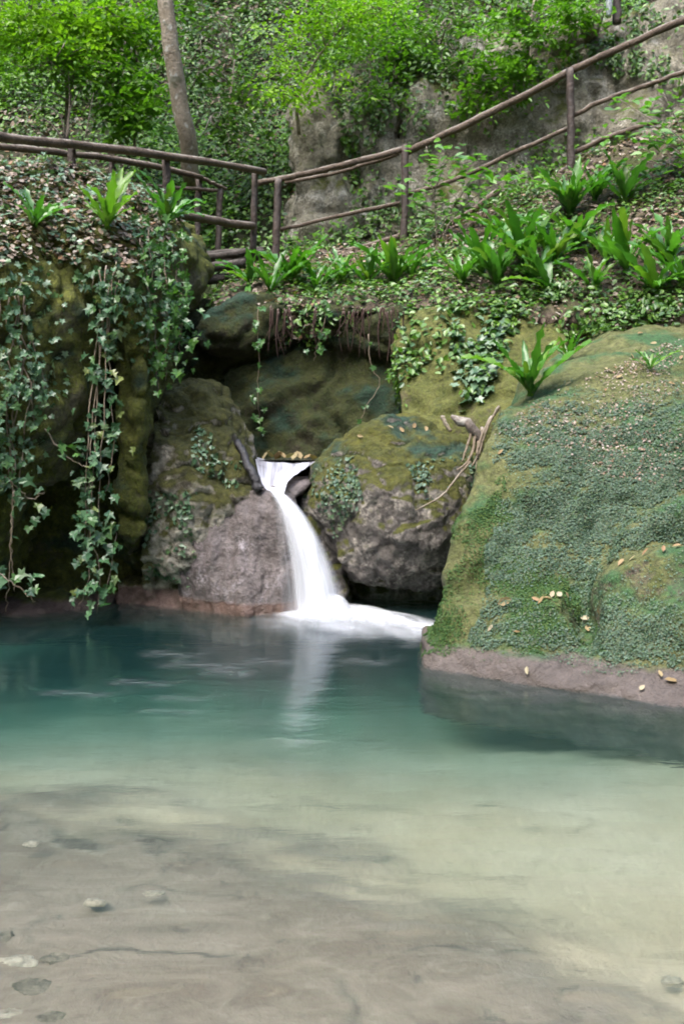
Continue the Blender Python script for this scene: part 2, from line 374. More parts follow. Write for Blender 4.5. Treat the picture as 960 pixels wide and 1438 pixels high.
# big boulder at the right ---------------------------------------
k_front = PP((604, 900, 6.68), (626, 800, 6.80), (648, 715, 6.98), (662, 650, 7.2), (676, 612, 7.4), (702, 590, 7.5), (760, 560, 7.6), (850, 545, 7.65), (960, 548, 7.6), (1250, 560, 7.2))
k_top = PP((735, 530, 8.6), (790, 488, 9.1), (880, 448, 9.45), (1000, 436, 9.45), (1250, 420, 9.3))
k_base = [G(597, 932), G(690, 936), G(800, 934), G(960, 932), G(1250, 940)]
k_mid = PP((745, 700, 7.02), (800, 640, 7.2), (900, 760, 6.6))
k_left = [P(690, 640, 8.3), P(660, 800, 8.2), G(650, 900)]
bo = rock('overgrown_boulder', [(k_front + k_top + k_base + down(k_base, -1.2) + k_left, (0.2, 0.6, 0.0)),
    # lower slab leaning on its right foot
    (PP((846, 806, 6.32), (905, 786, 6.28), (985, 768, 6.2), (1250, 740, 6.0), (838, 922, 6.12), (1250, 950, 5.7), (980, 850, 6.05)) + [G(850, 965), G(1250, 1010)], (0.1, 0.9, 0.0)),
    # middle bulge above the slab
    (PP((880, 745, 6.62), (985, 690, 6.6), (1250, 640, 6.5), (865, 790, 6.55), (1250, 800, 6.3)), (0.1, 0.7, 0)),
    # toe band
    (PP((640, 850, 6.55), (700, 835, 6.5), (790, 842, 6.42), (615, 905, 6.55), (830, 930, 6.2), (725, 925, 6.3)), (0.1, 0.6, 0)),
    ([G(593, 938), G(700, 952), G(778, 966), G(860, 982), G(980, 1000), G(1250, 1040)] + [p + np.array([0.0, .1, .13]) for p in (G(593, 938), G(700, 952), G(800, 962), G(980, 985), G(1250, 1020))] + [P(790, 935, 6.15), P(960, 945, 5.9)] + down([G(593, 938), G(1250, 1040)], -1.0), (0.05, 0.7, 0)),
    ], M['boulder'], 0.035, 4, 0.065, 1.5, 0.02, 6, ridge=0.02, seed=6)
tag(bo, 'huge boulder carpeted with tiny blue-green leaves and moss, standing in the pool', 'boulder')

# cave wall behind the fall and the lip over it --------------------
e1 = PP((150, 430, 10.7), (330, 410, 10.5), (590, 420, 10.25), (610, 620, 9.7), (440, 645, 9.9), (300, 660, 9.85), (150, 660, 10.2), (430, 560, 10.2), (330, 480, 10.4))
e2 = PP((400, 520, 10.3), (520, 470, 10.4), (560, 560, 10.1), (470, 600, 10.05), (430, 640, 9.95))
lip = PP((266, 470, 9.75), (285, 440, 9.85), (335, 415, 9.95), (400, 425, 9.95), (430, 440, 10.1), (395, 470, 9.95), (330, 496, 9.95), (285, 490, 9.85))
lip2 = PP((400, 428, 9.95), (480, 430, 10.0), (565, 432, 9.9), (556, 500, 9.9), (500, 480, 10.15), (430, 490, 10.2))
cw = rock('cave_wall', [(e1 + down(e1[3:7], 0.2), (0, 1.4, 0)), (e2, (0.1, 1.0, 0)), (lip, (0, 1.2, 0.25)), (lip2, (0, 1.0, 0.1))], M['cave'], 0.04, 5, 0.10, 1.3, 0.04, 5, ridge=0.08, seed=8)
tag(cw, 'hollowed dark green rock wall of the grotto behind the upper stream', 'rock wall')

# slope with the terrace, right of the grotto ----------------------
g_edge = PP((300, 432, 10.0), (450, 428, 10.1), (560, 432, 10.0), (700, 440, 9.6), (870, 452, 9.2), (1000, 440, 9.1), (1300, 430, 8.8))
g_fence = PP((330, 372, 12.3), (380, 362, 12.3), (570, 338, 12.2), (700, 285, 12.0), (800, 236, 11.8), (960, 165, 11.5), (1300, 20, 11.0))
g_low = PP((558, 440, 9.9), (552, 520, 9.5), (560, 592, 9.15), (640, 604, 8.95), (700, 600, 8.75), (770, 540, 8.9), (800, 490, 9.15), (790, 446, 9.5), (650, 425, 9.9))
def strip(i0, i1):
    a = g_edge[i0:i1 + 1]; return a
hulls = []
pairs = [((g_edge[0], g_edge[1], g_edge[2]), (g_fence[0], g_fence[1], g_fence[2])), ((g_edge[2], g_edge[3]), (g_fence[2], g_fence[3])), ((g_edge[3], g_edge[4]), (g_fence[3], g_fence[4])),
         ((g_edge[4], g_edge[5]), (g_fence[4], g_fence[5])), ((g_edge[5], g_edge[6]), (g_fence[5], g_fence[6]))]
for lo, hi in pairs:
    pts = list(lo) + list(hi) + [p + np.array([0, 1.6, 0.0]) for p in hi]
    hulls.append((pts + [p + np.array([0, .12, -0.24]) for p in pts], None))
sp = rock('terrace_slope', hulls, M['soil'], 0.06, 5, 0.07, 1.4, 0.03, 5, seed=9)
tag(sp, 'leaf-littered terrace rising below the log fence', 'slope', kind='structure')
ms_ = rock('mossy_slope', [(g_low, (0.3, 1.6, 0.0)), (down(g_low[2:5], 0.3) + g_low[2:5], (0.2, 1.5, 0))], M['slope'], 0.04, 5, 0.08, 1.5, 0.025, 7, ridge=0.04, seed=10)
tag(ms_, 'yellow-green mossy rock slope between the grotto and the huge boulder', 'rock')

# cliff behind the fence ------------------------------------------
h1 = PP((440, 380, 13.6), (450, 120, 13.9), (560, 70, 14.1), (700, 62, 14.2), (800, 58, 14.1), (960, 30, 14.0), (1300, -60, 13.7), (1300, 250, 13.0), (960, 260, 13.3), (700, 320, 13.5))
h2 = PP((396, 380, 13.2), (412, 250, 13.4), (418, 160, 13.6), (440, 122, 13.7), (490, 130, 13.8), (478, 250, 13.3), (500, 380, 13.2))
h3 = PP((470, 380, 13.35), (480, 200, 13.5), (505, 110, 13.6), (550, 110, 13.6), (560, 380, 13.3))
h4 = PP((545, 380, 13.35), (560, 200, 13.45), (580, 120, 13.6), (650, 110, 13.6), (680, 330, 13.25))
wl = rock('grey_cliff', [(h1, (0, 2.5, 0.3)), (h2, (0, 1.2, 0)), (h3, (0, .8, 0)), (h4, (0, .8, 0))], M['wall'], 0.05, 2, 0.14, 0.9, 0.06, 3.2, ridge=0.09, drape=.06, seed=11)
tag(wl, 'bare grey limestone cliff behind the fence with ivy hanging down', 'cliff')

# ------------------------------------------------------------------ pool bed, water
nx, ny = 260, 260
gx = np.linspace(-9, 9, nx); gy = np.linspace(-4, 10.5, ny)
X, Yg = np.meshgrid(gx, gy)
def sm(a, b, t): t = np.clip((t - a) / (b - a), 0, 1); return t * t * (3 - 2 * t)
_ln = np.array([GW(x, y, -.14)[:2] for x, y in ((-700, 1075), (0, 1085), (300, 1122), (450, 1180), (620, 1255), (760, 1335), (900, 1410), (1100, 1560))])
edge_y = np.interp(X, _ln[:, 0], _ln[:, 1])
_nz = fbm(np.stack([X.ravel() * 1.1, Yg.ravel() * 1.8, X.ravel() * 0], 1) + 2, 5, .6).reshape(X.shape)
shelf_mask = 1 - sm(-0.7, 0.7, Yg - edge_y + 0.55 * _nz)          # where bare rock breaks the sand
Zb = -0.32 + 0.20 * (1 - sm(-0.6, 0.7, Yg - edge_y + .25 * _nz)) - 0.16 * sm(2.8, 4.2, Yg) - 0.62 * np.logaddexp(0, (Yg - 4.75 - 0.10 * X + 0.2 * np.sin(X * 1.3)) / .35) * .35
Zb = Zb + 0.7 * sm(5, 8, np.abs(X)) + 0.5 * sm(1.0, -3, Yg)
Zb = -3.1 + np.logaddexp(0, (Zb + 3.1) / .25) * .25
q = np.stack([X.ravel(), Yg.ravel(), Zb.ravel()], 1)
q[:, 2] += 0.035 * fbm(q * np.array([1.2, 1.2, 0.0]) + 4, 4) + 0.012 * fbm(q * np.array([6, 6, 0.0]) + 9, 3)
idx = np.arange(nx * ny).reshape(ny, nx)
F = np.stack([idx[:-1, :-1], idx[:-1, 1:], idx[1:, 1:], idx[1:, :-1]], -1).reshape(-1, 4)
def bed_material():
    t = NT('pale_sandy_bed'); p = t.pos()
    n1 = t.noise(1.1, 5, 0.6, p); n2 = t.noise(7, 6, 0.65, p, 0.5); n3 = t.noise(45, 5, 0.6, p)
    c = t.mix(t.mapr(n1, 0.35, 0.65), (0.43, 0.335, 0.215), (0.55, 0.445, 0.31))
    n4 = t.noise(2.6, 6, 0.7, t.scaled(p, (.6, 1.5, 1)), 1.2)
    c = t.mix(t.mapr(n4, 0.54, 0.68, 0, 0.6), c, (0.16, 0.14, 0.09))
    r_ = t.mix(t.mapr(n4, 0.38, 0.62), (0.15, 0.108, 0.075), (0.26, 0.21, 0.155))
    r_ = t.mix(t.mapr(n2, 0.56, 0.75, 0, 0.6), r_, (0.36, 0.32, 0.24))
    r_ = t.mix(t.mapr(n2, 0.40, 0.28, 0, 0.7), r_, (0.05, 0.045, 0.035))
    vo = t.n('TexVoronoi', {'Vector': t.n('VectorMath', {0: t.scaled(p, (1.5, 2.4, 0.0)), 1: t.scaled(t.n('TexNoise', {'Vector': p, 'Scale': 3.0}).outputs['Color'], (.8, .8, .8))}, operation='ADD').outputs[0], 'Scale': .8}, feature='DISTANCE_TO_EDGE').outputs['Distance']
    r_ = t.mix(t.math('MULTIPLY', t.mapr(vo, .0, .035, .75, 0), t.mapr(t.noise(1.7, 3, .6, p, .5), .45, .58)), r_, (0.03, 0.026, 0.02))          # joints in the bedrock
    at = t.n('Attribute', attribute_name='shelf').outputs['Fac']
    c = t.mix(t.mapr(t.math('ADD', at, t.math('MULTIPLY', t.math('SUBTRACT', n4, .5), 1.6)), .15, .85), c, r_)
    c = t.mix(t.mapr(n3, 0.3, 0.7, 0.25, 0), c, (0.22, 0.2, 0.15))
    nb = t.bump(n2, 0.5, 0.04); nb = t.bump(n3, 0.5, 0.01, nb)
    return t.done(t.n('BsdfPrincipled', {'Base Color': c, 'Roughness': 0.9, 'Normal': nb}).outputs[0])
M['bed'] = bed_material()
bed = link(bpy.data.objects.new('pool_bed', np_mesh('pool_bed', q, F, True, M['bed']))); tag(bed, 'pale sandy bed under the clear pool', 'pool bed', kind='structure')
ROCKS['pool_bed'] = bed
_at = bed.data.attributes.new('shelf', 'FLOAT', 'POINT'); _at.data.foreach_set('value', shelf_mask.ravel().astype(np.float32))

def shelf_material():
    t = NT('silted_rock_shelf'); p = t.pos()
    n1 = t.noise(1.6, 5, 0.6, t.scaled(p, (0.7, 1.6, 1)), 0.5); n2 = t.noise(9, 6, 0.65, p, 0.5); n3 = t.noise(50, 5, 0.6, p)
    c = t.mix(t.mapr(n1, 0.35, 0.65), (0.15, 0.115, 0.085), (0.23, 0.205, 0.16))
    c = t.mix(t.mapr(n2, 0.55, 0.75, 0, 0.7), c, (0.36, 0.33, 0.26))
    c = t.mix(t.mapr(n2, 0.42, 0.3, 0, 0.6), c, (0.07, 0.06, 0.05))
    c = t.mix(t.mapr(n3, 0.3, 0.7, 0.3, 0), c, (0.10, 0.09, 0.07))
    nb = t.bump(n2, 0.6, 0.03); nb = t.bump(n3, 0.5, 0.01, nb)
    return t.done(t.n('BsdfPrincipled', {'Base Color': c, 'Roughness': 0.85, 'Normal': nb}).outputs[0])
M['shelf'] = shelf_material()
def shelf(name, outline, z, mat, label, thick=0.5, **kw):
    pts = [GW(x, y, z) for x, y in outline]
    o = rock(name, [(pts, (0, 0, -thick))], mat, 0.03, 3, 0.03, 2.0, 0.012, 8, **kw)
    return tag(o, label, 'rock')

POOL_Z = 0.0
def water_material():
    t = NT('pool_water'); p = t.pos()
    w1 = t.noise(1.0, 4, 0.55, t.scaled(p, (1.1, 3.6, 1)), 0.3); w2 = t.noise(1.0, 4, 0.6, t.scaled(p, (5.0, 15.0, 1)), 0.6)
    nb = t.bump(w1, 0.22, 0.05); nb = t.bump(w2, 0.22, 0.012, nb)
    lw = t.n('Fresnel', {'IOR': 1.30}).outputs[0]
    tr = t.n('BsdfRefraction', {'Color': (1.0, 1.0, 1.0, 1), 'Roughness': 0.09, 'IOR': 1.33, 'Normal': nb})
    milk = t.n('BsdfDiffuse', {'Color': (0.10, 0.36, 0.36, 1)})
    gl = t.n('BsdfGlossy', {'Roughness': 0.10, 'Normal': nb, 'Color': (1, 1, 1, 1)})
    m1 = t.n('MixShader', {0: 0.032, 1: tr.outputs[0], 2: milk.outputs[0]})
    m2 = t.n('MixShader', {0: lw, 1: m1.outputs[0], 2: gl.outputs[0]})
    va = t.n('VolumeAbsorption', {'Color': (0.0, 0.54, 0.57, 1), 'Density': 0.31})
    return t.done(m2.outputs[0], va.outputs[0])
M['water'] = water_material()
def closed_sheet(x0, x1, y0, y1, z0, z1):
    v = [(x, y, z) for z in (z0, z1) for x, y in ((x0, y0), (x1, y0), (x1, y1), (x0, y1))]
    f = [(3, 2, 1, 0), (4, 5, 6, 7), (0, 1, 5, 4), (1, 2, 6, 5), (2, 3, 7, 6), (3, 0, 4, 7)]
    return v, f
v, f = closed_sheet(-9.2, 9.2, -4.2, 10.6, -3.6, POOL_Z)
b = MB(); b.v = v; b.f = f
wt = b.build('pool_water', M['water'], smooth=False); tag(wt, 'clear teal pool water, deep below the fall and shallow near the shore', 'water', kind='structure')

# ------------------------------------------------------------------ looking up surfaces
_bv = {}
def bvh(name):
    if name not in _bv:
        me = ROCKS[name].data
        n = len(me.vertices); co = np.empty(n * 3, np.float32); me.vertices.foreach_get('co', co)
        _bv[name] = BVHTree.FromPolygons([tuple(c) for c in co.reshape(-1, 3).tolist()], [tuple(p.vertices) for p in me.polygons])
    return _bv[name]
def hit(px, py, names):
    d = Vector(ray(px, py)).normalized(); best = None
    for nme in names:
        loc, nor, i, dist = bvh(nme).ray_cast(Vector(CAM), d)
        if loc is not None and (best is None or dist < best[2]):
            if nor.dot(d) > 0: nor = -nor
            best = (loc, nor, dist)
    return best
_tri = {}
def tris(name):
    if name not in _tri:
        me = ROCKS[name].data; me.calc_loop_triangles()
        n = len(me.vertices); co = np.empty(n * 3, np.float32); me.vertices.foreach_get('co', co); co = co.reshape(-1, 3).astype(float)
        ti = np.empty(len(me.loop_triangles) * 3, np.int32); me.loop_triangles.foreach_get('vertices', ti); ti = ti.reshape(-1, 3)
        A, B, C = co[ti[:, 0]], co[ti[:, 1]], co[ti[:, 2]]
        nn = np.cross(B - A, C - A); ar = np.linalg.norm(nn, axis=1); nn = nn / np.maximum(ar, 1e-9)[:, None]
        _tri[name] = (A, B, C, nn, ar / 2)
    return _tri[name]
def nrm(a): return a / np.maximum(np.linalg.norm(a, axis=-1, keepdims=True), 1e-9)

# leaf outlines: base at the origin, tip towards +Y, face up +Z
def leaf_simple():
    V = np.array([(0, 0, 0), (.30, .28, .06), (.27, .66, .05), (0, 1, -.06), (-.27, .66, .05), (-.30, .28, .06)]); V[:, 1] -= 0.3
    return V, np.array([(0, 1, 2, 3), (0, 3, 4, 5)])
def leaf_tiny():
    V = np.array([(0, -.4, 0), (.36, .1, .07), (0, .6, -.04), (-.36, .1, .07)])
    return V, np.array([(0, 1, 2), (0, 2, 3)])
def leaf_ivy():
    r = [(0, 0.04), (.2, -.10), (.5, .0), (.33, .26), (.56, .50), (.22, .60)]
    pts = [(x, y, 0.10 * x) for x, y in r] + [(0, 1.0, -.10)] + [(-x, y, 0.10 * x) for x, y in r[:0:-1]]
    V = np.array(pts + [(0, .36, -.03)]); n = len(pts); V[:, 1] -= 0.05
    return V, np.array([(i, (i + 1) % n, n) for i in range(n)])
TPL = {'simple': leaf_simple(), 'tiny': leaf_tiny(), 'ivy': leaf_ivy()}

def instance(tpl, pos, xax, yax, zax, size, wid=None):
    V, F = TPL[tpl]; n = len(pos); k = len(V)
    s = size[:, None, None]; w = s if wid is None else (size * wid)[:, None, None]
    out = pos[:, None, :] + w * V[None, :, 0:1] * xax[:, None, :] + s * V[None, :, 1:2] * yax[:, None, :] + s * V[None, :, 2:3] * zax[:, None, :]
    FF = (F[None] + (np.arange(n) * k)[:, None, None]).reshape(-1, F.shape[1])
    return out.reshape(-1, 3), FF
def frames(nor, tipdir):
    z = nrm(nor); y = tipdir - z * np.sum(tipdir * z, 1, keepdims=True); y = nrm(y); x = np.cross(y, z); return x, y, z
def scatter(name, srcs, n, tpl, size, mat, mask=None, up=0.3, jit=0.5, droop=0.6, lift=0.02, label=None, cat=None, wid=1.0, clump=0.0, clump_f=1.5, frame=(-320, 1250, -70, 1040)):
    A = np.concatenate([tris(s)[0] for s in srcs]); B = np.concatenate([tris(s)[1] for s in srcs]); C = np.concatenate([tris(s)[2] for s in srcs])
    N = np.concatenate([tris(s)[3] for s in srcs]); ar = np.concatenate([tris(s)[4] for s in srcs])
    cen = (A + B + C) / 3; px, py = proj(cen)
    w = ar * ((px > frame[0]) & (px < frame[1]) & (py > frame[2]) & (py < frame[3]))
    w *= (np.sum(N * (CAM - cen), 1) > -0.15 * np.linalg.norm(CAM - cen, axis=1))
    if mask is not None: w = w * mask(cen, N, px, py)
    if clump: w = w * np.clip(0.5 + clump * perlin(cen * clump_f + 3.3) * 1.5, 0.02, 2)
    if w.sum() <= 0: return None
    i = rng.choice(len(w), n, p=w / w.sum())
    r1, r2 = np.sqrt(rng.random(n)), rng.random(n)
    pos = (1 - r1)[:, None] * A[i] + (r1 * (1 - r2))[:, None] * B[i] + (r1 * r2)[:, None] * C[i]
    no = nrm(N[i] + np.array([0, 0, up]) + rng.normal(size=(n, 3)) * jit)
    tip = np.array([0, 0, -1.0]) * droop + rng.normal(size=(n, 3)) * (1 - droop * 0.6)
    x, y, z = frames(no, tip)
    sz = rng.uniform(size[0], size[1], n)
    pos = pos + N[i] * (rng.random(n) * lift)[:, None]
    V, F = instance(tpl, pos, x, y, z, sz, np.full(n, wid))
    o = link(bpy.data.objects.new(name, np_mesh(name, V, F, False, mat)))
    return tag(o, label, cat, kind='stuff')
def softmask(poly, soft=30, f=2.4):
    """polygon whose border is broken up by noise"""
    def g(c, N, px, py):
        dx = perlin(c * f + 7.7) * soft + perlin(c * f * 3 + 1.7) * soft * .5; dy = perlin(c * f + 21.7) * soft + perlin(c * f * 3 + 9.1) * soft * .5
        return in_poly(px + dx, py + dy, poly) * 1.0
    return g
def both(*fs):
    def f(c, N, px, py):
        m = 1.0
        for g_ in fs: m = m * g_(c, N, px, py)
        return m
    return f
def polymask(*polys):
    def f(c, N, px, py):
        m = np.zeros(px.shape, bool)
        for p in polys: m |= in_poly(px, py, p)
        return m
    return f

# leaf colours ------------------------------------------------------
M['ivy_obj'] = leaf_mat('ivy_leaf', [(0.025, 0.07, 0.025), (0.045, 0.115, 0.05), (0.075, 0.165, 0.075), (0.035, 0.095, 0.045), (0.085, 0.18, 0.05), (0.055, 0.125, 0.065), (0.14, 0.17, 0.04)], 0.42, 0.22, 'object', 0.55)
M['ivy_bright_obj'] = leaf_mat('bright_ivy_leaf', [(0.035, 0.10, 0.03), (0.06, 0.16, 0.03), (0.10, 0.22, 0.04), (0.04, 0.11, 0.05)], 0.36, 0.3, 'object', 0.6)
M['ivy_stuff'] = leaf_mat('ivy_carpet', [(0.04, 0.10, 0.045), (0.08, 0.16, 0.08), (0.14, 0.23, 0.13), (0.20, 0.28, 0.19), (0.07, 0.15, 0.035)], 0.36, 0.22, 'island', 0.6)
M['ivy_green'] = leaf_mat('green_creeper', [(0.04, 0.11, 0.02), (0.075, 0.18, 0.025), (0.13, 0.25, 0.03), (0.06, 0.13, 0.05), (0.16, 0.28, 0.04)], 0.38, 0.28, 'island', 0.6)
M['tiny'] = leaf_mat('tiny_blue_green_leaves', [(0.045, 0.095, 0.06), (0.07, 0.13, 0.085), (0.115, 0.18, 0.13), (0.055, 0.12, 0.05), (0.10, 0.115, 0.07), (0.08, 0.15, 0.05)], 0.6, 0.15, 'island', 0.5)
M['moss_tuft'] = leaf_mat('moss_tufts', [(0.045, 0.10, 0.035), (0.06, 0.13, 0.045), (0.08, 0.15, 0.045), (0.09, 0.13, 0.03)], 0.7, 0.2, 'island', 0.2)
M['litter'] = leaf_mat('dry_leaf_litter', [(0.12, 0.085, 0.065), (0.24, 0.18, 0.145), (0.35, 0.29, 0.255), (0.18, 0.115, 0.07), (0.41, 0.36, 0.32), (0.25, 0.135, 0.065)], 0.7, 0.1, 'island', 0.3)
M['under'] = leaf_mat('undergrowth_leaves', [(0.03, 0.075, 0.014), (0.06, 0.14, 0.02), (0.11, 0.22, 0.025), (0.07, 0.13, 0.06), (0.15, 0.27, 0.03)], 0.42, 0.28, 'island', 0.55)
M['bright'] = leaf_mat('fresh_spring_leaves', [(0.13, 0.27, 0.012), (0.19, 0.36, 0.02), (0.25, 0.42, 0.03), (0.15, 0.28, 0.03)], 0.5, 0.42, 'island', 0.4)
M['lime'] = leaf_mat('lime_leaves', [(0.07, 0.18, 0.015), (0.12, 0.27, 0.02), (0.17, 0.34, 0.03), (0.09, 0.20, 0.035), (0.14, 0.30, 0.02)], 0.45, 0.4, 'island', 0.5)
M['midgreen'] = leaf_mat('mid_green_leaves', [(0.045, 0.13, 0.015), (0.08, 0.20, 0.02), (0.12, 0.26, 0.03), (0.06, 0.14, 0.03)], 0.45, 0.35, 'island', 0.5)
M['bright_obj'] = leaf_mat('sapling_leaf', [(0.07, 0.20, 0.02), (0.11, 0.27, 0.025), (0.15, 0.32, 0.04), (0.09, 0.22, 0.06)], 0.42, 0.38, 'object', 0.5)
M['frond'] = leaf_mat('fern_frond', [(0.045, 0.15, 0.018), (0.07, 0.21, 0.022), (0.10, 0.26, 0.03), (0.06, 0.18, 0.035), (0.13, 0.22, 0.03)], 0.42, 0.34, 'object', 0.7)
M['frond_pale'] = leaf_mat('pale_fern_frond', [(0.13, 0.27, 0.03), (0.17, 0.32, 0.04)], 0.4, 0.4, 'object', 0.5)
M['fallen'] = leaf_mat('fallen_leaf', [(0.26, 0.18, 0.09), (0.36, 0.30, 0.17), (0.22, 0.11, 0.05), (0.40, 0.36, 0.25)], 0.7, 0.15, 'object', 0.3)

# ================================================================== FENCES AND FOOTBRIDGE
def log(parent, name, pts, r0, r1=None, mat='wood', n=9, wob=0.004):
    k = max(8, 4 * len(pts)); sp_ = spline(pts, k); r1 = r0 if r1 is None else r1; r0 *= .70; r1 *= .70
    org = np.array(parent.location) if parent else np.zeros(3)
    sp_ = [p - org + rng.normal(size=3) * wob for p in sp_]
    b = MB(); b.tube(sp_, [(r0 + (r1 - r0) * i / (k - 1)) * random.uniform(0.94, 1.06) for i in range(k)], n, 0.07)
    return b.build(name, M[mat], parent)
def fence(name, label, base): return tag(empty(name, base), label, 'fence')

f1 = fence('log_fence', 'near log railing running down the ivy bank to the footbridge', P(234, 330, 9.9))
log(f1, 'top_rail', PP((-300, 140, 6.6), (-80, 178, 7.7), (0, 192, 8.3), (100, 203, 9.0), (234, 219, 10.0), (372, 240, 11.3)), 0.062, 0.05)
log(f1, 'middle_rail', PP((225, 297, 10.0), (290, 308, 10.7), (356, 318, 11.2)), 0.06, 0.06)
for a, b_, Y, r in (((-110, 172), (-108, 250), 7.55, .05), ((100, 205), (104, 260), 9.05, .05), ((234, 220), (234, 330), 10.0, .055), ((358, 238), (355, 362), 11.2, .05)):
    log(f1, 'post', [P(*a, Y + .06), P(*b_, Y + .06)], r, r, 'wood_dark', wob=0.004)
f2 = fence('bridge_railing', 'far log railing of the footbridge, behind the near one', P(308, 350, 12.6))
log(f2, 'top_rail', PP((-260, 172, 8.2), (-60, 199, 9.6), (60, 212, 10.4), (150, 222, 11.2), (230, 236, 12.0), (283, 250, 12.4)), 0.05, 0.045)
log(f2, 'top_rail', PP((281, 249, 12.4), (300, 258, 12.55), (318, 266, 12.7)), 0.035, 0.03)
log(f2, 'middle_rail', PP((180, 259, 11.6), (240, 263, 12.1), (306, 268, 12.6)), 0.03, 0.03)
for a, b_, Y, r in (((157, 222), (157, 262), 11.3, .04), ((279, 248), (276, 360), 12.4, .055), ((309, 264), (306, 362), 12.6, .055)):
    log(f2, 'post', [P(*a, Y + .05), P(*b_, Y + .05)], r, r, 'wood_dark', wob=0.004)
f3 = fence('trail_fence', 'long log fence climbing the slope in front of the grey cliff', P(568, 345, 12.2))
log(f3, 'top_rail', PP((362, 257, 11.9), (420, 246, 12.0), (480, 232, 12.05), (575, 208, 12.15)), 0.045, 0.05)
log(f3, 'top_rail', PP((400, 256, 12.1), (470, 243, 12.15), (560, 217, 12.2)), 0.028, 0.03)
log(f3, 'top_rail', PP((570, 214, 12.15), (660, 172, 12.0), (730, 137, 11.9), (800, 100, 11.75)), 0.055, 0.058)
log(f3, 'top_rail', PP((796, 102, 11.75), (860, 72, 11.6), (960, 28, 11.4), (1060, -20, 11.2)), 0.055, 0.055)
log(f3, 'middle_rail', PP((395, 322, 12.1), (470, 305, 12.15), (560, 285, 12.2)), 0.032, 0.034)
log(f3, 'middle_rail', PP((570, 274, 12.2), (640, 252, 12.05), (720, 215, 11.9), (797, 180, 11.8)), 0.036, 0.036)
log(f3, 'middle_rail', PP((797, 166, 11.75), (850, 140, 11.65), (900, 122, 11.55), (960, 100, 11.4), (1060, 60, 11.2)), 0.036, 0.036)
log(f3, 'bottom_rail', PP((430, 366, 12.15), (500, 350, 12.2), (565, 330, 12.2), (640, 310, 12.1), (700, 268, 12.0)), 0.045, 0.05)
log(f3, 'bottom_rail', PP((715, 283, 12.0), (760, 262, 11.9), (800, 232, 11.8)), 0.04, 0.04, 'wood_dark')
log(f3, 'bottom_rail', PP((802, 216, 11.8), (860, 190, 11.7), (925, 170, 11.6)), 0.042, 0.04)
for a, b_, Y, r in (((390, 252), (386, 372), 12.0, .062), ((568, 204), (566, 352), 12.15, .058), ((799, 96), (801, 246), 11.75, .058)):
    log(f3, 'post', [P(*a, Y - .07), P((a[0] + b_[0]) / 2 + 1, (a[1] + b_[1]) / 2, Y - .07), P(*b_, Y - .07)], r, r * 1.05, 'wood_dark', wob=0.004)

br = tag(empty('footbridge', P(300, 385, 11.6)), 'dark log footbridge deck spanning the stream gully', 'footbridge')
for (a, b_, r) in (((215, 366, 11.0), (356, 353, 11.4), .06), ((205, 378, 10.9), (345, 370, 11.3), .075), ((215, 366, 11.7), (370, 356, 11.9), .07), ((215, 360, 12.2), (370, 352, 12.3), .07), ((215, 364, 11.95), (370, 355, 12.1), .07), ((215, 368, 11.35), (365, 360, 11.65), .07)):
    log(br, 'deck_log', [P(*a), P((a[0] + b_[0]) / 2, (a[1] + b_[1]) / 2 + 2, (a[2] + b_[2]) / 2), P(*b_)], r, r, 'deck')
log(br, 'beam', PP((205, 388, 10.9), (260, 394, 11.05), (330, 390, 11.3)), 0.075, 0.075, 'deck')

# ================================================================== HART'S TONGUE FERNS
def frond_mesh(i):
    r = random.Random(100 + i); seg = 11
    lean0, lean1 = r.uniform(0.05, 0.35), r.uniform(0.4, 1.5); tw = r.uniform(-.5, .5)
    p = np.zeros(3); V = []; F = []
    for k in range(seg + 1):
        t = k / seg; ang = lean0 + (lean1 - lean0) * t ** 1.5
        if k: p = p + np.array([tw * 0.25 * t, math.sin(ang), math.cos(ang)]) / seg
        w = 0.010 + 0.060 * min(1, max(0, (t - 0.10) * 6)) * (1 - max(0, (t - 0.45) / 0.56) ** 2.4)
        w *= (1 + 0.16 * math.sin(k * 2.4 + i)) * r.uniform(.85, 1.1)
        nrm_ = np.array([0, -math.cos(ang), math.sin(ang)]); side = np.array([1, tw * 0.3, 0])
        wav = 0.034 * math.sin(k * 2.1 + i) * min(1, t * 3)
        V += [p - side * w + nrm_ * (0.028 + wav), p + nrm_ * 0.0, p + side * w + nrm_ * (0.028 - wav)]
    for k in range(seg):
        a = 3 * k
        F += [(a, a + 1, a + 4, a + 3), (a + 1, a + 2, a + 5, a + 4)]
    return np_mesh('frond', np.array(V), np.array(F), True, M['frond'])
FR = [frond_mesh(i) for i in range(18)]
FRP = []
for m_ in FR[:4]:
    c = m_.copy(); c.materials.clear(); c.materials.append(M['frond_pale']); FRP.append(c)
SURF = ['terrace_slope', 'mossy_slope', 'overgrown_boulder', 'mossy_cliff', 'cave_wall', 'spotted_rock', 'pitted_rock', 'grey_cliff', 'hillside', 'flowstone']
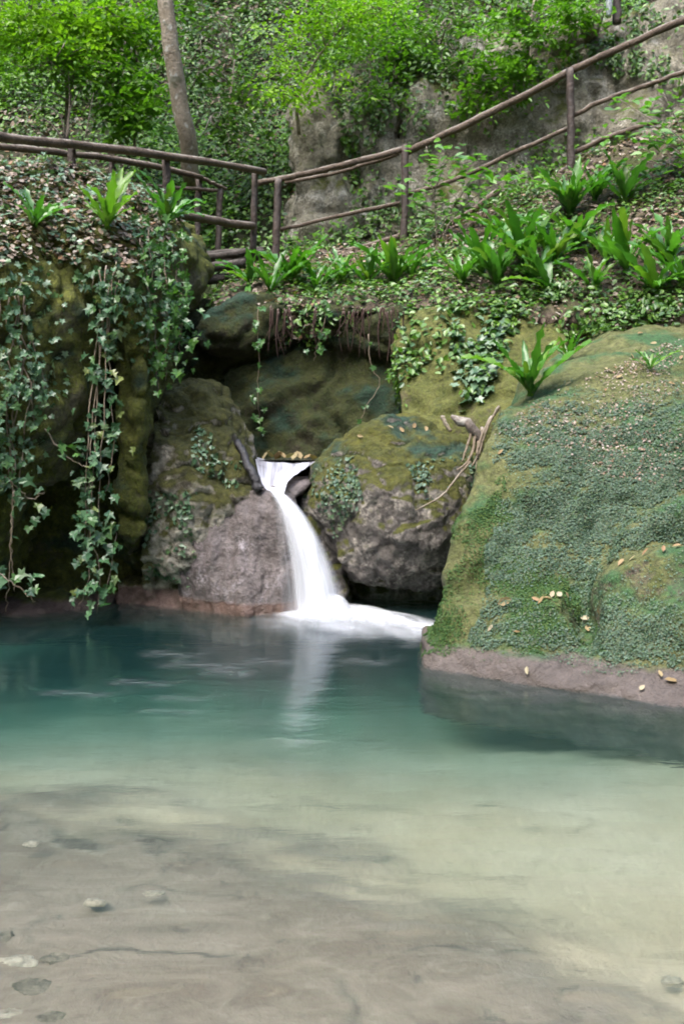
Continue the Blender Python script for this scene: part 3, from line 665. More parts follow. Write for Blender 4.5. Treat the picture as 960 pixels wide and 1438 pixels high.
def fern(px, py, length, n, label, spread=1.0, pale=False, az=None, srcs=SURF, hang=0):
    length *= 1.32; n = int(n * 1.75) + 2
    h = hit(px, py, srcs); loc, nor, d = h
    root = tag(empty('fern', loc + nor * 0.02), label, 'fern', 'strap-leaved ferns on the banks')
    for k in range(n):
        o = bpy.data.objects.new('frond', random.choice(FRP if (pale or random.random() < .08) else FR)); link(o, root)
        a = (az if az is not None else 0) + (2 * math.pi * k / n if az is None else (k / max(1, n - 1) - .5) * 3.0) + random.uniform(-.3, .3)
        s = length * random.uniform(0.5, 1.12)
        q_ = Quaternion((0, 0, 1), a) @ Quaternion((1, 0, 0), -random.uniform(0.0, 0.5) * spread)
        if k < hang: q_ = Quaternion((0, 0, 1), random.uniform(2.6, 3.7)) @ Quaternion((1, 0, 0), -random.uniform(1.5, 2.1))
        base = Vector((0, 0, 1)).rotation_difference((nor * 0.35 + Vector((0, 0, 1))).normalized())
        o.rotation_mode = 'QUATERNION'; o.rotation_quaternion = base @ q_; o.scale = (s * random.uniform(.85, 1.2), s, s)
        o.location = (random.uniform(-.02, .02), random.uniform(-.02, .02), 0)
    return root
fern(228, 318, .36, 9, 'glossy fern with silvery tips on the ivy bank, beside the footbridge', 1.2)
fern(152, 325, .36, 7, 'pale yellow-green broad fern on top of the ivy bank', 0.9, True)
fern(48, 322, .30, 6, 'small dull fern growing from ivy at the bank edge above the cliff', 1.1)
fern(352, 402, .30, 9, 'small fern at the terrace edge, first after the footbridge', 1.2, hang=3)
fern(408, 402, .42, 11, 'tall upright fern with a pale centre frond over the grotto', 1.0, hang=3)
fern(478, 398, .30, 9, 'low sprawling silvery fern over the grotto roots', 1.4, hang=2)
fern(552, 402, .42, 9, 'fern at the grotto corner just below the second fence post', 1.0)
fern(648, 402, .32, 8, 'short fern on litter left of the large fern clump', 1.0)
fern(700, 405, .46, 11, 'leafy fern in front of the large clump on the slope', 1.1)
fern(735, 372, .46, 11, 'dark fern in the middle of the large clump on the slope', 1.1)
fern(776, 372, .46, 10, 'upright fern at the upper right end of the large clump', 1.0)
fern(772, 412, .40, 4, 'single arching frond fern reaching out toward the boulder', 1.7, az=1.2)
fern(800, 304, .42, 14, 'dense rounded fern just below the third fence post', 0.8)
fern(876, 286, .44, 9, 'slender silvery fern near the top of the slope', 0.9)
fern(832, 408, .36, 7, 'sparse fern above the boulder with leaning fronds', 1.2)
fern(882, 385, .50, 7, 'tallest fern with one broad upright frond above the boulder', 0.9)
fern(918, 412, .40, 9, 'drooping dark fern on soil above the boulder', 1.6)
fern(958, 405, .46, 6, 'fern cut by the picture edge above the boulder', 0.8)
fern(380, 412, .34, 7, 'fern spilling over the grotto lip between the first two terrace ferns', 1.5, hang=4)
fern(445, 408, .34, 7, 'fern with drooping fronds right of the tall upright one', 1.4, hang=3)
fern(515, 402, .36, 8, 'silvery fern left of the grotto corner fern', 1.3, hang=2)
fern(580, 396, .34, 6, 'fern with two bent fronds right of the grotto corner fern', 1.3)
fern(675, 392, .40, 8, 'fern between the short one and the large clump', 1.0)
fern(715, 350, .38, 8, 'fern at the back of the large clump, half hidden', 1.0)
fern(755, 400, .42, 9, 'fern at the front right of the large clump', 1.2)
fern(806, 350, .40, 8, 'fern between the large clump and the dense rounded fern', 1.0)
fern(850, 372, .40, 7, 'leaning fern just left of the tallest one', 1.2)
fern(938, 372, .42, 8, 'fern behind the drooping dark fern near the picture edge', 1.0)
fern(835, 285, .36, 8, 'fern between the dense rounded and the slender silvery fern', 1.1)
fern(746, 560, .44, 8, 'bright solitary fern rooted on the boulder shoulder', 1.0)
fern(798, 505, .22, 6, 'little fern behind the bright solitary one on the boulder', 0.9)
fern(910, 522, .17, 5, 'tiny fern seedling on top of the boulder', 1.2)

# ================================================================== IVY
ivy_tpl = TPL['ivy']
def ivy_mesh(i, mat):
    r = np.random.default_rng(i); V = ivy_tpl[0].copy()
    V[:, :2] += r.normal(size=(len(V), 2)) * 0.055; V[:, 0] *= r.uniform(.75, 1.15); V[:, 2] += r.normal(size=len(V)) * 0.05 - r.uniform(-.05, .35) * V[:, 1] ** 2 + r.uniform(-.5, .6) * V[:, 0] ** 2
    return np_mesh('leaf', V, ivy_tpl[1], False, mat)
IVY = [ivy_mesh(i, M['ivy_obj']) for i in range(12)]
IVYB = [ivy_mesh(i + 19, M['ivy_bright_obj']) for i in range(12)]
def leaf_obj(parent, meshes, pos, normal, tip, size, name='leaf'):
    o = bpy.data.objects.new(name, random.choice(meshes)); link(o, parent)
    z = Vector(normal).normalized(); y = Vector(tip); y = (y - z * y.dot(z))
    if y.length < 1e-3: y = z.orthogonal()
    y.normalize(); x = y.cross(z)
    m = Matrix((x, y, z)).transposed()
    o.rotation_mode = 'QUATERNION'; o.rotation_quaternion = m.to_quaternion(); o.location = Vector(pos) - parent.location; o.scale = (size, size, size)
    return o
def vrand(s): return Vector(rng.normal(size=3) * s)
def ivy_patch(label, poly, n, size, srcs, meshes=None, stems=5, lift=(.02, .10), name='ivy'):
    meshes = meshes or IVY; poly = list(poly)
    xs = [p[0] for p in poly]; ys = [p[1] for p in poly]
    h0 = hit(sum(xs) / len(xs), min(ys) + 10, srcs) or hit(sum(xs) / len(xs), sum(ys) / len(ys), srcs)
    root = tag(empty(name, h0[0]), label, 'ivy', 'ivy growing on the rocks')
    k = 0; tries = 0
    while k < n and tries < n * 12:
        tries += 1
        x = random.uniform(min(xs), max(xs)); y = random.uniform(min(ys), max(ys))
        if not in_poly(np.array([x]), np.array([y]), poly)[0]: continue
        if perlin(np.array([[x * .018, y * .018, 3.1]]))[0] < random.uniform(-.75, .12): continue
        h = hit(x, y, srcs)
        if h is None: continue
        loc, nor, d = h
        toward = (Vector(CAM) - loc).normalized()
        leaf_obj(root, meshes, loc + nor * random.uniform(*lift), nor * .7 + toward * .5 + Vector((0, 0, .35)) + vrand(.33), Vector((0, 0, -1)) + vrand(.45), random.uniform(*size)); k += 1
    for i in range(stems):
        x = random.uniform(min(xs), max(xs)); y0 = min(ys) + random.uniform(0, 40); pts = []
        while y0 < max(ys):
            if in_poly(np.array([x]), np.array([y0]), poly)[0]:
                h = hit(x, y0, srcs)
                if h: pts.append(np.array(h[0] + h[1] * .02) - np.array(root.location))
            x += random.uniform(-9, 9); y0 += 22
        if len(pts) > 2:
            b = MB(); b.tube(pts, 0.006, 5); b.build('stem', M['vine'], root)
    return root
def vine(label, stems, n, size, meshes=None, spread=0.07, r=0.006, name='hanging_ivy', grp='ivy growing on the rocks', skew=1.0, mat='vine', t0=0.0):
    meshes = meshes or IVY
    st = [spline([P(*p) for p in s], 26) for s in stems]
    root = tag(empty(name, st[0][0]), label, 'ivy', grp); org = np.array(root.location)
    for s in st:
        b = MB(); b.tube([p - org + rng.normal(size=3) * .006 for p in s], [r * (1 - .5 * i / 25) for i in range(26)], 5); b.build('stem', M[mat], root)
    for k in range(n):
        s = random.choice(st); t = t0 + (1 - t0) * random.random() ** skew; p = Vector(s[int(t * 25)])
        off = Vector((random.gauss(0, spread), random.gauss(0, spread * .5) - .03, random.gauss(0, spread)))
        leaf_obj(root, meshes, p + off, Vector((0, -.8, .5)) + vrand(.4), Vector((0, -.1, -1)) + vrand(.45), random.uniform(*size))
    return root
LC = ['mossy_cliff', 'spotted_rock', 'cave_wall', 'flowstone']
ivy_patch('blue-green ivy clinging over the left face of the cliff', [(-20, 385), (60, 385), (35, 440), (62, 510), (70, 570), (40, 640), (45, 690), (-20, 700)], 280, (.036, .068), LC, stems=7)
ivy_patch('thick ivy falling over the cliff brow above the dark hollow', [(100, 350), (195, 350), (185, 420), (180, 500), (140, 500), (150, 430), (110, 400)], 90, (.04, .07), LC, stems=5)
vine('long ivy garland hanging in front of the dark hollow down to the water', [((150, 372, 8.0), (142, 430, 7.95), (128, 560, 7.9), (120, 700, 7.85), (125, 800, 7.85), (112, 850, 7.85)), ((160, 380, 8.05), (147, 440, 7.97), (134, 600, 7.9), (128, 740, 7.85), (140, 800, 7.85), (138, 862, 7.85)), ((165, 365, 8.08), (153, 435, 7.98), (146, 600, 7.9), (140, 730, 7.9), (162, 750, 7.9), (150, 830, 7.85)), ((168, 390, 8.1), (152, 460, 7.98), (160, 600, 7.95), (150, 690, 7.9)), ((140, 380, 7.97), (143, 450, 7.95), (127, 640, 7.88), (122, 760, 7.85))], 250, (.042, .09), None, .055, .006, t0=.08)
vine('ivy shoots dangling at the lower left of the cliff', [((10, 560, 7.7), (18, 680, 7.7), (14, 800, 7.75), (8, 860, 7.8)), ((-20, 640, 7.7), (20, 680, 7.7), (45, 700, 7.75), (62, 690, 7.75)), ((20, 690, 7.7), (16, 760, 7.7), (22, 830, 7.75)), ((-30, 780, 7.6), (20, 820, 7.65), (50, 845, 7.7))], 34, (.06, .11), None, .10)
vine('green ivy curtain in the gap between cliff and footbridge', [((208, 320, 8.4), (216, 430, 8.35), (222, 555, 8.42)), ((228, 318, 8.55), (236, 430, 8.4), (232, 535, 8.42)), ((250, 375, 8.6), (256, 440, 8.5), (250, 510, 8.5)), ((198, 335, 8.25), (210, 420, 8.25), (206, 500, 8.3)), ((240, 335, 8.6), (250, 400, 8.5), (254, 470, 8.5))], 290, (.045, .085), IVYB, .085)
vine('thin ivy strand hanging on the grotto wall', [((362, 430, 9.85), (364, 500, 9.8), (362, 560, 9.85), (366, 612, 9.9))], 22, (.05, .085), IVYB, .03, .004)
vine('short ivy strand among roots under the terrace edge', [((462, 430, 9.8), (450, 470, 9.8), (440, 505, 9.85))], 16, (.04, .07), IVYB, .03, .004)
vine('bare wiry stem looping down the grotto wall', [((517, 470, 9.7), (520, 510, 9.7), (532, 540, 9.7), (510, 580, 9.7), (508, 600, 9.7))], 6, (.04, .07), IVYB, .03, .005)
vine('sparse creeper crossing the dark hollow', [((60, 600, 7.8), (95, 640, 7.8), (120, 655, 7.85), (140, 652, 7.9))], 8, (.05, .09), IVYB, .04, .006)

# ================================================================== GROUND COVER
LB = [(-320, 180), (-60, 200), (60, 212), (150, 232), (245, 290), (238, 360), (190, 372), (110, 372), (-60, 385), (-320, 390)]
def upm(lo): return lambda c, N, px, py: np.clip((N[:, 2] - lo) * 3, 0, 1)
scatter('bank_ivy_carpet', ['mossy_cliff'], 4300, 'ivy', (.028, .058), M['ivy_stuff'], both(softmask(LB, 22), upm(-0.1)), 0.7, .45, .4, .08, 'carpet of small pale ivy leaves on the left bank', 'ivy')
scatter('bank_litter', ['mossy_cliff'], 12000, 'simple', (.03, .065), M['litter'], both(softmask(LB, 18), upm(0.0)), .9, .5, .2, .05, 'dry brown leaf litter on the left bank', 'leaf litter')
scatter('cliff_ivy_fill', ['mossy_cliff'], 1300, 'ivy', (.03, .055), M['ivy_stuff'], polymask([(-320, 370), (90, 370), (100, 520), (60, 660), (-320, 720)], [(150, 360), (205, 360), (204, 480), (175, 480)]), .3, .5, .7, .05, 'small ivy leaves speckling the left cliff face', 'ivy', clump=.9, clump_f=3)
scatter('terrace_litter', ['terrace_slope'], 14000, 'simple', (.03, .07), M['litter'], None, .9, .5, .2, .05, 'grey-brown dead leaves covering the terrace', 'leaf litter', clump=.5, clump_f=1.4)
scatter('terrace_weeds', ['terrace_slope'], 27000, 'simple', (.025, .07), M['ivy_green'], None, .9, .5, .1, .10, 'low green weeds dotted over the terrace', 'weeds', clump=1.2, clump_f=1.6)
scatter('slope_creeper', ['mossy_slope', 'terrace_slope'], 2600, 'simple', (.04, .08), M['ivy_green'], polymask([(556, 430), (740, 425), (720, 470), (680, 570), (640, 560), (610, 500), (575, 590), (556, 560)]), .5, .5, .5, .09, 'green creeper spilling down the mossy slope', 'creeper', clump=1.2, clump_f=2.4)
scatter('slope_glossy_ivy', ['mossy_slope'], 420, 'ivy', (.06, .10), M['ivy_stuff'], polymask([(620, 430), (720, 440), (690, 560), (640, 580), (640, 500)]), .6, .4, .5, .06, 'glossy ivy leaves on the mossy slope above the boulder', 'ivy', clump=.9, clump_f=2.4)
FACE = [(680, 605), (760, 562), (880, 545), (1200, 548), (1200, 960), (1020, 945), (850, 940), (730, 930), (670, 900), (680, 760), (700, 700)]
scatter('terrace_edge_creeper', ['terrace_slope', 'overgrown_boulder'], 2600, 'simple', (.03, .075), M['ivy_green'], softmask([(690, 415), (970, 395), (970, 455), (860, 462), (790, 470), (720, 475)], 14), .5, .5, .5, .09, 'mixed creeper over the bare soil edge just above the boulder', 'creeper', clump=.7, clump_f=2.4)
scatter('boulder_leaf_carpet', ['overgrown_boulder'], 170000, 'tiny', (.007, .018), M['tiny'], both(softmask(FACE, 40), lambda c, N, px, py: np.clip((.72 - N[:, 2]) * 4, .05, 1)), .2, .38, .75, .018, 'carpet of tiny blue-green leaves over the boulder face', 'creeper', clump=.75, clump_f=1.6)
scatter('boulder_moss', ['overgrown_boulder'], 44000, 'tiny', (.007, .016), M['moss_tuft'], softmask([(600, 910), (625, 800), (640, 720), (700, 690), (740, 800), (810, 830), (830, 900), (720, 930)], 38), .4, .6, .5, .012, 'bright green moss tufts on the boulder edge above the foam', 'moss', clump=.8, clump_f=2.5)
scatter('boulder_dry_bits', ['overgrown_boulder'], 2600, 'tiny', (.012, .028), M['litter'], both(polymask([(690, 605), (760, 560), (1000, 455), (1000, 700), (800, 660)]),), .4, .5, .6, .02, 'dry leaf bits on the upper boulder', 'leaf litter', clump=.9, clump_f=2.0)
scatter('rock_b_creeper', ['pitted_rock'], 900, 'tiny', (.02, .05), M['tiny'], polymask([(440, 660), (500, 640), (510, 700), (470, 760), (440, 700)], [(570, 650), (670, 640), (660, 710), (590, 700)]), .2, .5, .7, .02, 'tiny dark leaves on the pitted rock', 'creeper', clump=1, clump_f=3)
scatter('rock_a_creeper', ['spotted_rock'], 700, 'tiny', (.03, .065), M['ivy_stuff'], polymask([(200, 690), (280, 690), (270, 820), (205, 810)], [(270, 590), (345, 640), (330, 690), (270, 660)]), .2, .4, .8, .02, 'small pale leaves speckling the spotted rock', 'creeper', clump=1, clump_f=4)
scatter('hill_lime_growth', ['hillside'], 26000, 'simple', (.04, .09), M['lime'], None, .6, .5, .3, .45, 'yellow-green undergrowth in patches on the gorge slope', 'undergrowth', clump=1.6, clump_f=.8, frame=(-60, 1020, -60, 420))
scatter('hill_ivy', ['hillside'], 58000, 'simple', (.04, .085), M['under'], None, .5, .5, .5, .30, 'dense ivy and undergrowth covering the gorge slope', 'undergrowth', clump=.7, clump_f=1.2, frame=(-200, 1160, -60, 420))
scatter('hill_litter', ['hillside'], 7000, 'simple', (.06, .12), M['litter'], None, .5, .5, .5, .08, 'dead leaves caught on the gorge slope', 'leaf litter', clump=.9, clump_f=.9, frame=(-60, 1020, -60, 420))
CLI = [(430, 60), (640, 40), (660, 110), (690, 100), (720, 130), (800, 80), (960, 10), (1000, 130), (880, 110), (800, 100), (740, 160), (720, 130), (690, 190), (672, 130), (640, 220), (620, 140), (595, 240), (570, 130), (530, 250), (510, 150), (492, 270), (470, 140), (440, 110)]
scatter('cliff_ivy', ['grey_cliff'], 5600, 'simple', (.04, .085), M['under'], softmask(CLI, 25, 1.2), .4, .5, .6, .16, 'dark ivy draped over the top of the grey cliff', 'ivy', clump=.8, clump_f=1.5)

# ================================================================== TREES AND SHRUBS
def blob_sprays(blobs, leaves_per, spray_r, leaf, tilt=0.35, wid=0.8):
    pos = []; nor = []; tip = []; cs = []
    for (c, rad, ns) in blobs:
        c = np.array(c)
        for k in range(ns):
            d = nrm(rng.normal(size=3)) * rng.random() ** 0.4
            ctr = c + d * np.array(rad) * np.array([1.45, 1.2, 1.15]) ; cs.append(ctr)
            n0 = nrm(np.array([0, 0, 1.0]) + rng.normal(size=3) * tilt)
            m = int(leaves_per * rng.uniform(.3, 1.4)); rr = spray_r * rng.uniform(.7, 1.9)
            a = rng.normal(size=(m, 3)) * rr * .55; a -= n0 * (a @ n0)[:, None] * 0.8
            a[:, 2] -= 0.25 * (np.linalg.norm(a, axis=1) ** 2) / rr
            pos.append(ctr + a); nor.append(n0 + rng.normal(size=(m, 3)) * .35); tip.append(nrm(a + 1e-6) + np.array([0, 0, -.3]) + rng.normal(size=(m, 3)) * .3)
    pos, nor, tip = np.concatenate(pos), np.concatenate(nor), np.concatenate(tip)
    x, y, z = frames(nor, tip); sz = rng.uniform(leaf[0], leaf[1], len(pos))
    return pos, instance('simple', pos, x, y, z, sz, np.full(len(pos), wid)), cs
def tree(name, label, cat, trunk, r0, r1, blobs, mat, leaves_per=26, spray_r=.22, leaf=(.05, .09), limb_r=.018, limbs=10, tilt=.35, bark='bark', stems=None, group=None, twigs=24):
    pts = spline([P(*p) for p in trunk], 16)
    root = tag(empty(name, pts[0]), label, cat, group); org = np.array(root.location)
    b = MB(); b.tube([p - org + rng.normal(size=3) * r0 * .12 for p in pts], [r0 + (r1 - r0) * i / 15 for i in range(16)], 10, .06); b.build('trunk' if cat == 'tree' else 'stem', M[bark], root)
    for s in (stems or []):
        sp_ = spline([P(*p) for p in s], 8); b = MB(); b.tube([p - org for p in sp_], [limb_r * (1 - .6 * i / 7) for i in range(8)], 6, .1); b.build('stem', M['twig'], root)
    bl = [(P(x, y, Y), rad, ns) for (x, y, Y, rad, ns) in blobs]
    pos, (V, F), cs = blob_sprays(bl, leaves_per, spray_r, leaf, tilt)
    random.shuffle(cs)
    for c in cs[:limbs]:
        cand = [p for p in pts if p[2] < c[2] + .1] or pts; a = min(cand[len(cand) // 4:], key=lambda p: np.linalg.norm(p - c))
        mid = (a + c) / 2 + np.array([0, 0, .12]); b = MB(); b.tube([p - org for p in spline([a, mid, c], 7)], [limb_r * (1 - .7 * i / 6) for i in range(7)], 6, .1); b.build('limb', M['twig'], root)
    if twigs:
        b = MB()
        for c in cs[limbs:limbs + twigs]:
            o_ = min(cs[:max(1, limbs)], key=lambda p: np.linalg.norm(p - c)); b.tube([p - org for p in spline([o_, (o_ + c) / 2 + rng.normal(size=3) * .05, c], 4)], [.008, .006, .005, .003], 4)
        if b.v: tag(b.build('twigs', M['twig'], root), kind='stuff')
    co = bpy.data.objects.new('crown', np_mesh('crown', V - org, F, False, M[mat])); link(co, root)
    return root
G_ = 'trees and shrubs on the gorge slope'
tree('slender_tree', 'slender pale-barked tree leaning behind the log railing', 'tree', ((268, 262, 12.9), (262, 200, 12.6), (248, 120, 12.4), (238, 50, 12.3), (232, -10, 12.3), (228, -160, 12.5), (230, -330, 12.9)), .105, .08,
     [(230, -300, 13.6, (2.2, 1.6, .8), 60), (120, -220, 13.2, (1.5, 1.2, .6), 30)], 'bright', 28, .3, (.06, .11), .03, 8)
tree('bright_shrub', 'brightest yellow-green shrub in the upper left corner', 'shrub', ((92, 196, 12.9), (95, 130, 13.0), (92, 40, 13.1)), .03, .015,
     [(92, 25, 12.9, (.62, .5, .3), 46), (55, 48, 12.8, (.65, .4, .2), 34), (125, 50, 12.9, (.5, .4, .22), 28), (20, 45, 12.8, (.5, .4, .2), 18), (100, 75, 12.7, (.5, .3, .12), 18)], 'bright', 36, .2, (.055, .10), .014, 8, group=G_)
tree('twiggy_shrub', 'twiggy half-bare shrub with pale stems above the left railing', 'shrub', ((94, 196, 12.5), (98, 150, 12.6), (104, 110, 12.7)), .014, .01,
     [(60, 95, 12.6, (.65, .4, .28), 40), (110, 92, 12.6, (.5, .3, .22), 28), (20, 115, 12.5, (.4, .3, .3), 22), (140, 110, 12.6, (.3, .3, .2), 14)], 'lime', 28, .16, (.04, .075), .010, 12, bark='twig',
     stems=[((92, 196, 12.5), (84, 160, 12.5), (60, 150, 12.45), (30, 165, 12.4)), ((96, 196, 12.5), (100, 150, 12.5), (124, 112, 12.5)), ((90, 196, 12.5), (70, 172, 12.5), (40, 155, 12.5)), ((120, 194, 12.5), (126, 160, 12.5), (132, 130, 12.5)), ((95, 196, 12.5), (98, 140, 12.5), (96, 105, 12.5))], group=G_)
tree('leafy_shrub', 'leafy shrub with broad bright leaves beside the slender tree trunk', 'shrub', ((190, 215, 12.9), (186, 150, 13.0), (192, 90, 13.0)), .02, .01,
     [(188, 95, 12.9, (.35, .3, .35), 24), (170, 130, 12.8, (.3, .3, .3), 18), (200, 150, 12.8, (.25, .3, .35), 16), (175, 165, 12.7, (.22, .3, .2), 12), (185, 30, 13.0, (.4, .3, .4), 28)], 'lime', 24, .17, (.07, .12), .012, 6, group=G_)
tree('maple_sapling', 'feathery lime-green sapling spreading over the rock buttress', 'shrub', ((420, 190, 13.0), (418, 140, 12.9), (440, 90, 12.8), (470, 50, 12.8)), .025, .012,
     [(455, 40, 12.7, (.5, .3, .12), 16), (430, 85, 12.7, (.45, .3, .12), 14), (410, 130, 12.6, (.35, .3, .14), 14), (480, 20, 12.7, (.5, .3, .16), 20), (445, 115, 12.6, (.3, .2, .12), 10), (510, 0, 12.7, (.4, .3, .15), 14)], 'bright', 36, .19, (.04, .075), .012, 7, group=G_)
tree('slope_shrub', 'yellowish green shrub on the slope top above the buttress', 'shrub', ((520, 140, 13.9), (520, 90, 13.9), (515, 40, 14.0)), .02, .01,
     [(505, 50, 13.7, (.55, .4, .35), 34), (545, 75, 13.6, (.45, .3, .3), 24), (500, 10, 13.8, (.6, .4, .3), 28), (535, 130, 13.3, (.35, .3, .25), 16), (575, 40, 13.9, (.5, .4, .3), 20)], 'lime', 26, .2, (.05, .09), .012, 6, group=G_)
tree('hanging_shrub', 'bright glossy climbing shrub tumbling over the grey cliff', 'shrub', ((740, 110, 13.6), (742, 60, 13.6), (750, 0, 13.7)), .03, .02,
     [(745, 30, 13.3, (.5, .3, .35), 26), (715, 70, 13.3, (.4, .25, .3), 20), (690, 105, 13.2, (.3, .2, .25), 16), (770, 55, 13.3, (.3, .2, .35), 14), (735, 110, 13.2, (.3, .2, .2), 12), (765, 0, 13.4, (.5, .3, .3), 16), (668, 140, 13.2, (.2, .15, .2), 10), (790, 20, 13.5, (.35, .3, .35), 16)], 'lime', 30, .17, (.06, .10), .014, 6, group=G_)
tree('dark_shrub', 'dark evergreen shrub on the slope between slender tree and buttress', 'shrub', ((320, 200, 13.6), (322, 150, 13.7), (330, 80, 13.8)), .02, .01,
     [(300, 110, 13.5, (.45, .3, .4), 16), (350, 150, 13.4, (.4, .3, .4), 14), (330, 190, 13.2, (.4, .3, .3), 16), (300, 30, 13.8, (.5, .3, .3), 14)], 'under', 24, .2, (.06, .10), .012, 5, group=G_)
tree('shaded_shrub', 'dim green shrub at the cliff top left of the hanging shrub', 'shrub', ((620, 130, 14.0), (620, 80, 14.0), (610, 30, 14.2)), .02, .01,
     [(600, 40, 13.9, (.5, .3, .35), 18), (640, 90, 13.7, (.4, .3, .3), 14), (590, 100, 13.7, (.35, .3, .3), 12)], 'under', 26, .2, (.05, .09), .012, 5, group=G_)
tree('dark_tree', 'dark tree trunk rising in the gloom left of the hillside top', 'tree', ((284, 120, 16.5), (284, 60, 16.6), (280, -20, 16.8), (278, -150, 17)), .12, .1, [(280, -160, 16.8, (2.0, 1.5, .7), 40)], 'midgreen', 26, .3, (.06, .11), .03, 6, bark='wood_dark' if False else 'bark', group=G_)

# saplings with leaves one can pick out
M_leaf = []
for i in range(4):
    V, F = leaf_simple(); V = V.copy(); V[:, 1] += .3; V[:, 2] += -0.14 * V[:, 1] ** 2 * (i / 3)
    M_leaf.append(np_mesh('leaf', V, F, False, M['bright_obj']))
def sapling(name, label, stems, n, size, spread=(.16, .12, .05)):
    st = [spline([P(*p) for p in s], 20) for s in stems]
    root = tag(empty(name, st[0][0]), label, 'sapling', 'saplings by the fence'); org = np.array(root.location)
    for s in st:
        b = MB(); b.tube([p - org for p in s], [.008 * (1 - .5 * i / 19) for i in range(20)], 5); b.build('stem', M['twig'], root)
    for k in range(n):
        s = random.choice(st); p = Vector(s[random.randint(5, 19)]) + Vector((random.gauss(0, spread[0]), random.gauss(0, spread[1]), random.gauss(0, spread[2])))
        a = random.uniform(0, 6.28)
        leaf_obj(root, M_leaf, p, Vector((0, -.25, 1)) + vrand(.25), Vector((math.cos(a), math.sin(a), -.25)), random.uniform(*size))
    return root
sapling('fence_sapling', 'airy sapling with flat bright leaves in front of the fence post', [((612, 372, 11.4), (612, 320, 11.4), (606, 260, 11.4), (598, 205, 11.4)), ((613, 350, 11.4), (640, 300, 11.4), (690, 262, 11.4), (745, 240, 11.4)), ((612, 330, 11.4), (650, 270, 11.4), (680, 240, 11.4)), ((610, 300, 11.4), (580, 280, 11.4), (590, 250, 11.4)), ((606, 280, 11.4), (625, 230, 11.4), (640, 220, 11.4))], 210, (.08, .15))
sapling('edge_sapling', 'sapling with fresh leaves reaching in beside the upper fence', [((985, 240, 10.6), (950, 190, 10.6), (900, 160, 10.7), (870, 140, 10.8)), ((985, 230, 10.6), (950, 170, 10.6), (930, 130, 10.7)), ((985, 240, 10.6), (930, 200, 10.6), (890, 200, 10.6)), ((985, 260, 10.6), (940, 230, 10.6), (900, 225, 10.6))], 170, (.07, .13))

# ================================================================== STREAM, FALL AND FOAM
def uv_mesh(name, V, nu, nv, mat, closed=False):
    """grid nv rows x nu columns with uv (u across, v along)"""
    idx = np.arange(nu * nv).reshape(nv, nu)
    F = np.stack([idx[:-1, :-1], idx[:-1, 1:], idx[1:, 1:], idx[1:, :-1]], -1).reshape(-1, 4)
    me = np_mesh(name, V.reshape(-1, 3), F, True, mat)
    uv = me.uv_layers.new(name='flow'); u, v = np.meshgrid(np.linspace(0, 1, nu), np.linspace(0, 1, nv))
    li = np.empty(len(me.loops), np.int32); me.loops.foreach_get('vertex_index', li)
    uv.data.foreach_set('uv', np.stack([u.ravel()[li], v.ravel()[li]], 1).astype(np.float32).ravel())
    return me
def white_water(name, su, sv, lo, hi, edge=0.18, v0=0.0, v1=0.0, colr=(0.86, 0.88, 0.93), amax=1.0, seed=0.0, dist=0.0):
    t = NT(name); uv = t.n('UVMap', uv_map='flow').outputs[0]; s = t.n('SeparateXYZ', {0: uv}); u, v = s.outputs[0], s.outputs[1]
    mp = t.n('VectorMath', {0: t.scaled(uv, (su, sv, 1)), 1: (seed, seed * .7, seed)}, operation='ADD').outputs[0]
    a = t.mapr(t.noise(1.0, 5, 0.6, mp, dist), lo, hi)
    e = t.math('MULTIPLY', t.mapr(u, 0.0, edge), t.mapr(u, 1.0, 1.0 - edge))
    e = t.math('SMOOTH_MIN', e, 1.0, 0.3) if False else e
    a = t.math('MULTIPLY', a, e)
    if v0: a = t.math('MULTIPLY', a, t.mapr(v, 0.0, v0))
    if v1: a = t.math('MULTIPLY', a, t.mapr(v, 1.0, 1.0 - v1))
    a = t.math('MULTIPLY', a, amax)
    d = t.n('BsdfDiffuse', {'Color': (*colr, 1)}); tl = t.n('BsdfTranslucent', {'Color': (*colr, 1)})
    gl = t.n('BsdfGlossy', {'Roughness': 0.25, 'Color': (1, 1, 1, 1)})
    w = t.n('MixShader', {0: 0.4, 1: d.outputs[0], 2: tl.outputs[0]}); w = t.n('MixShader', {0: 0.06, 1: w.outputs[0], 2: gl.outputs[0]})
    tr = t.n('BsdfTransparent')
    return t.done(t.n('MixShader', {0: a, 1: tr.outputs[0], 2: w.outputs[0]}).outputs[0])
def ribbon(path, nu=18, nv=44, bulge=0.05, back=0.0, wob=0.0):
    """path: (px, py, Y, half width m) down the flow"""
    c = np.array(spline([np.append(P(x, y, Y), w) for x, y, Y, w in path], nv)); V = np.zeros((nv, nu, 3))
    for i in range(nv):
        for j in range(nu):
            s = -1 + 2 * j / (nu - 1)
            V[i, j] = c[i, :3] + np.array([s * c[i, 3], -bulge * (1 - s * s) * min(1, c[i, 3] * 8) + back, 0])
    if wob: V[..., 1] += wob * perlin((V * np.array([14, 3, 2.0])).reshape(-1, 3)).reshape(nv, nu)
    return V
fall = tag(empty('waterfall', P(452, 862, 8.25)), 'white silky waterfall sliding from the narrow lip into the pool', 'waterfall', kind='structure')
path0 = ((380, 684, 8.62, .04), (392, 694, 8.48, .06), (408, 715, 8.34, .09), (424, 750, 8.26, .13), (437, 795, 8.21, .175), (446, 840, 8.19, .215), (452, 876, 8.18, .25))
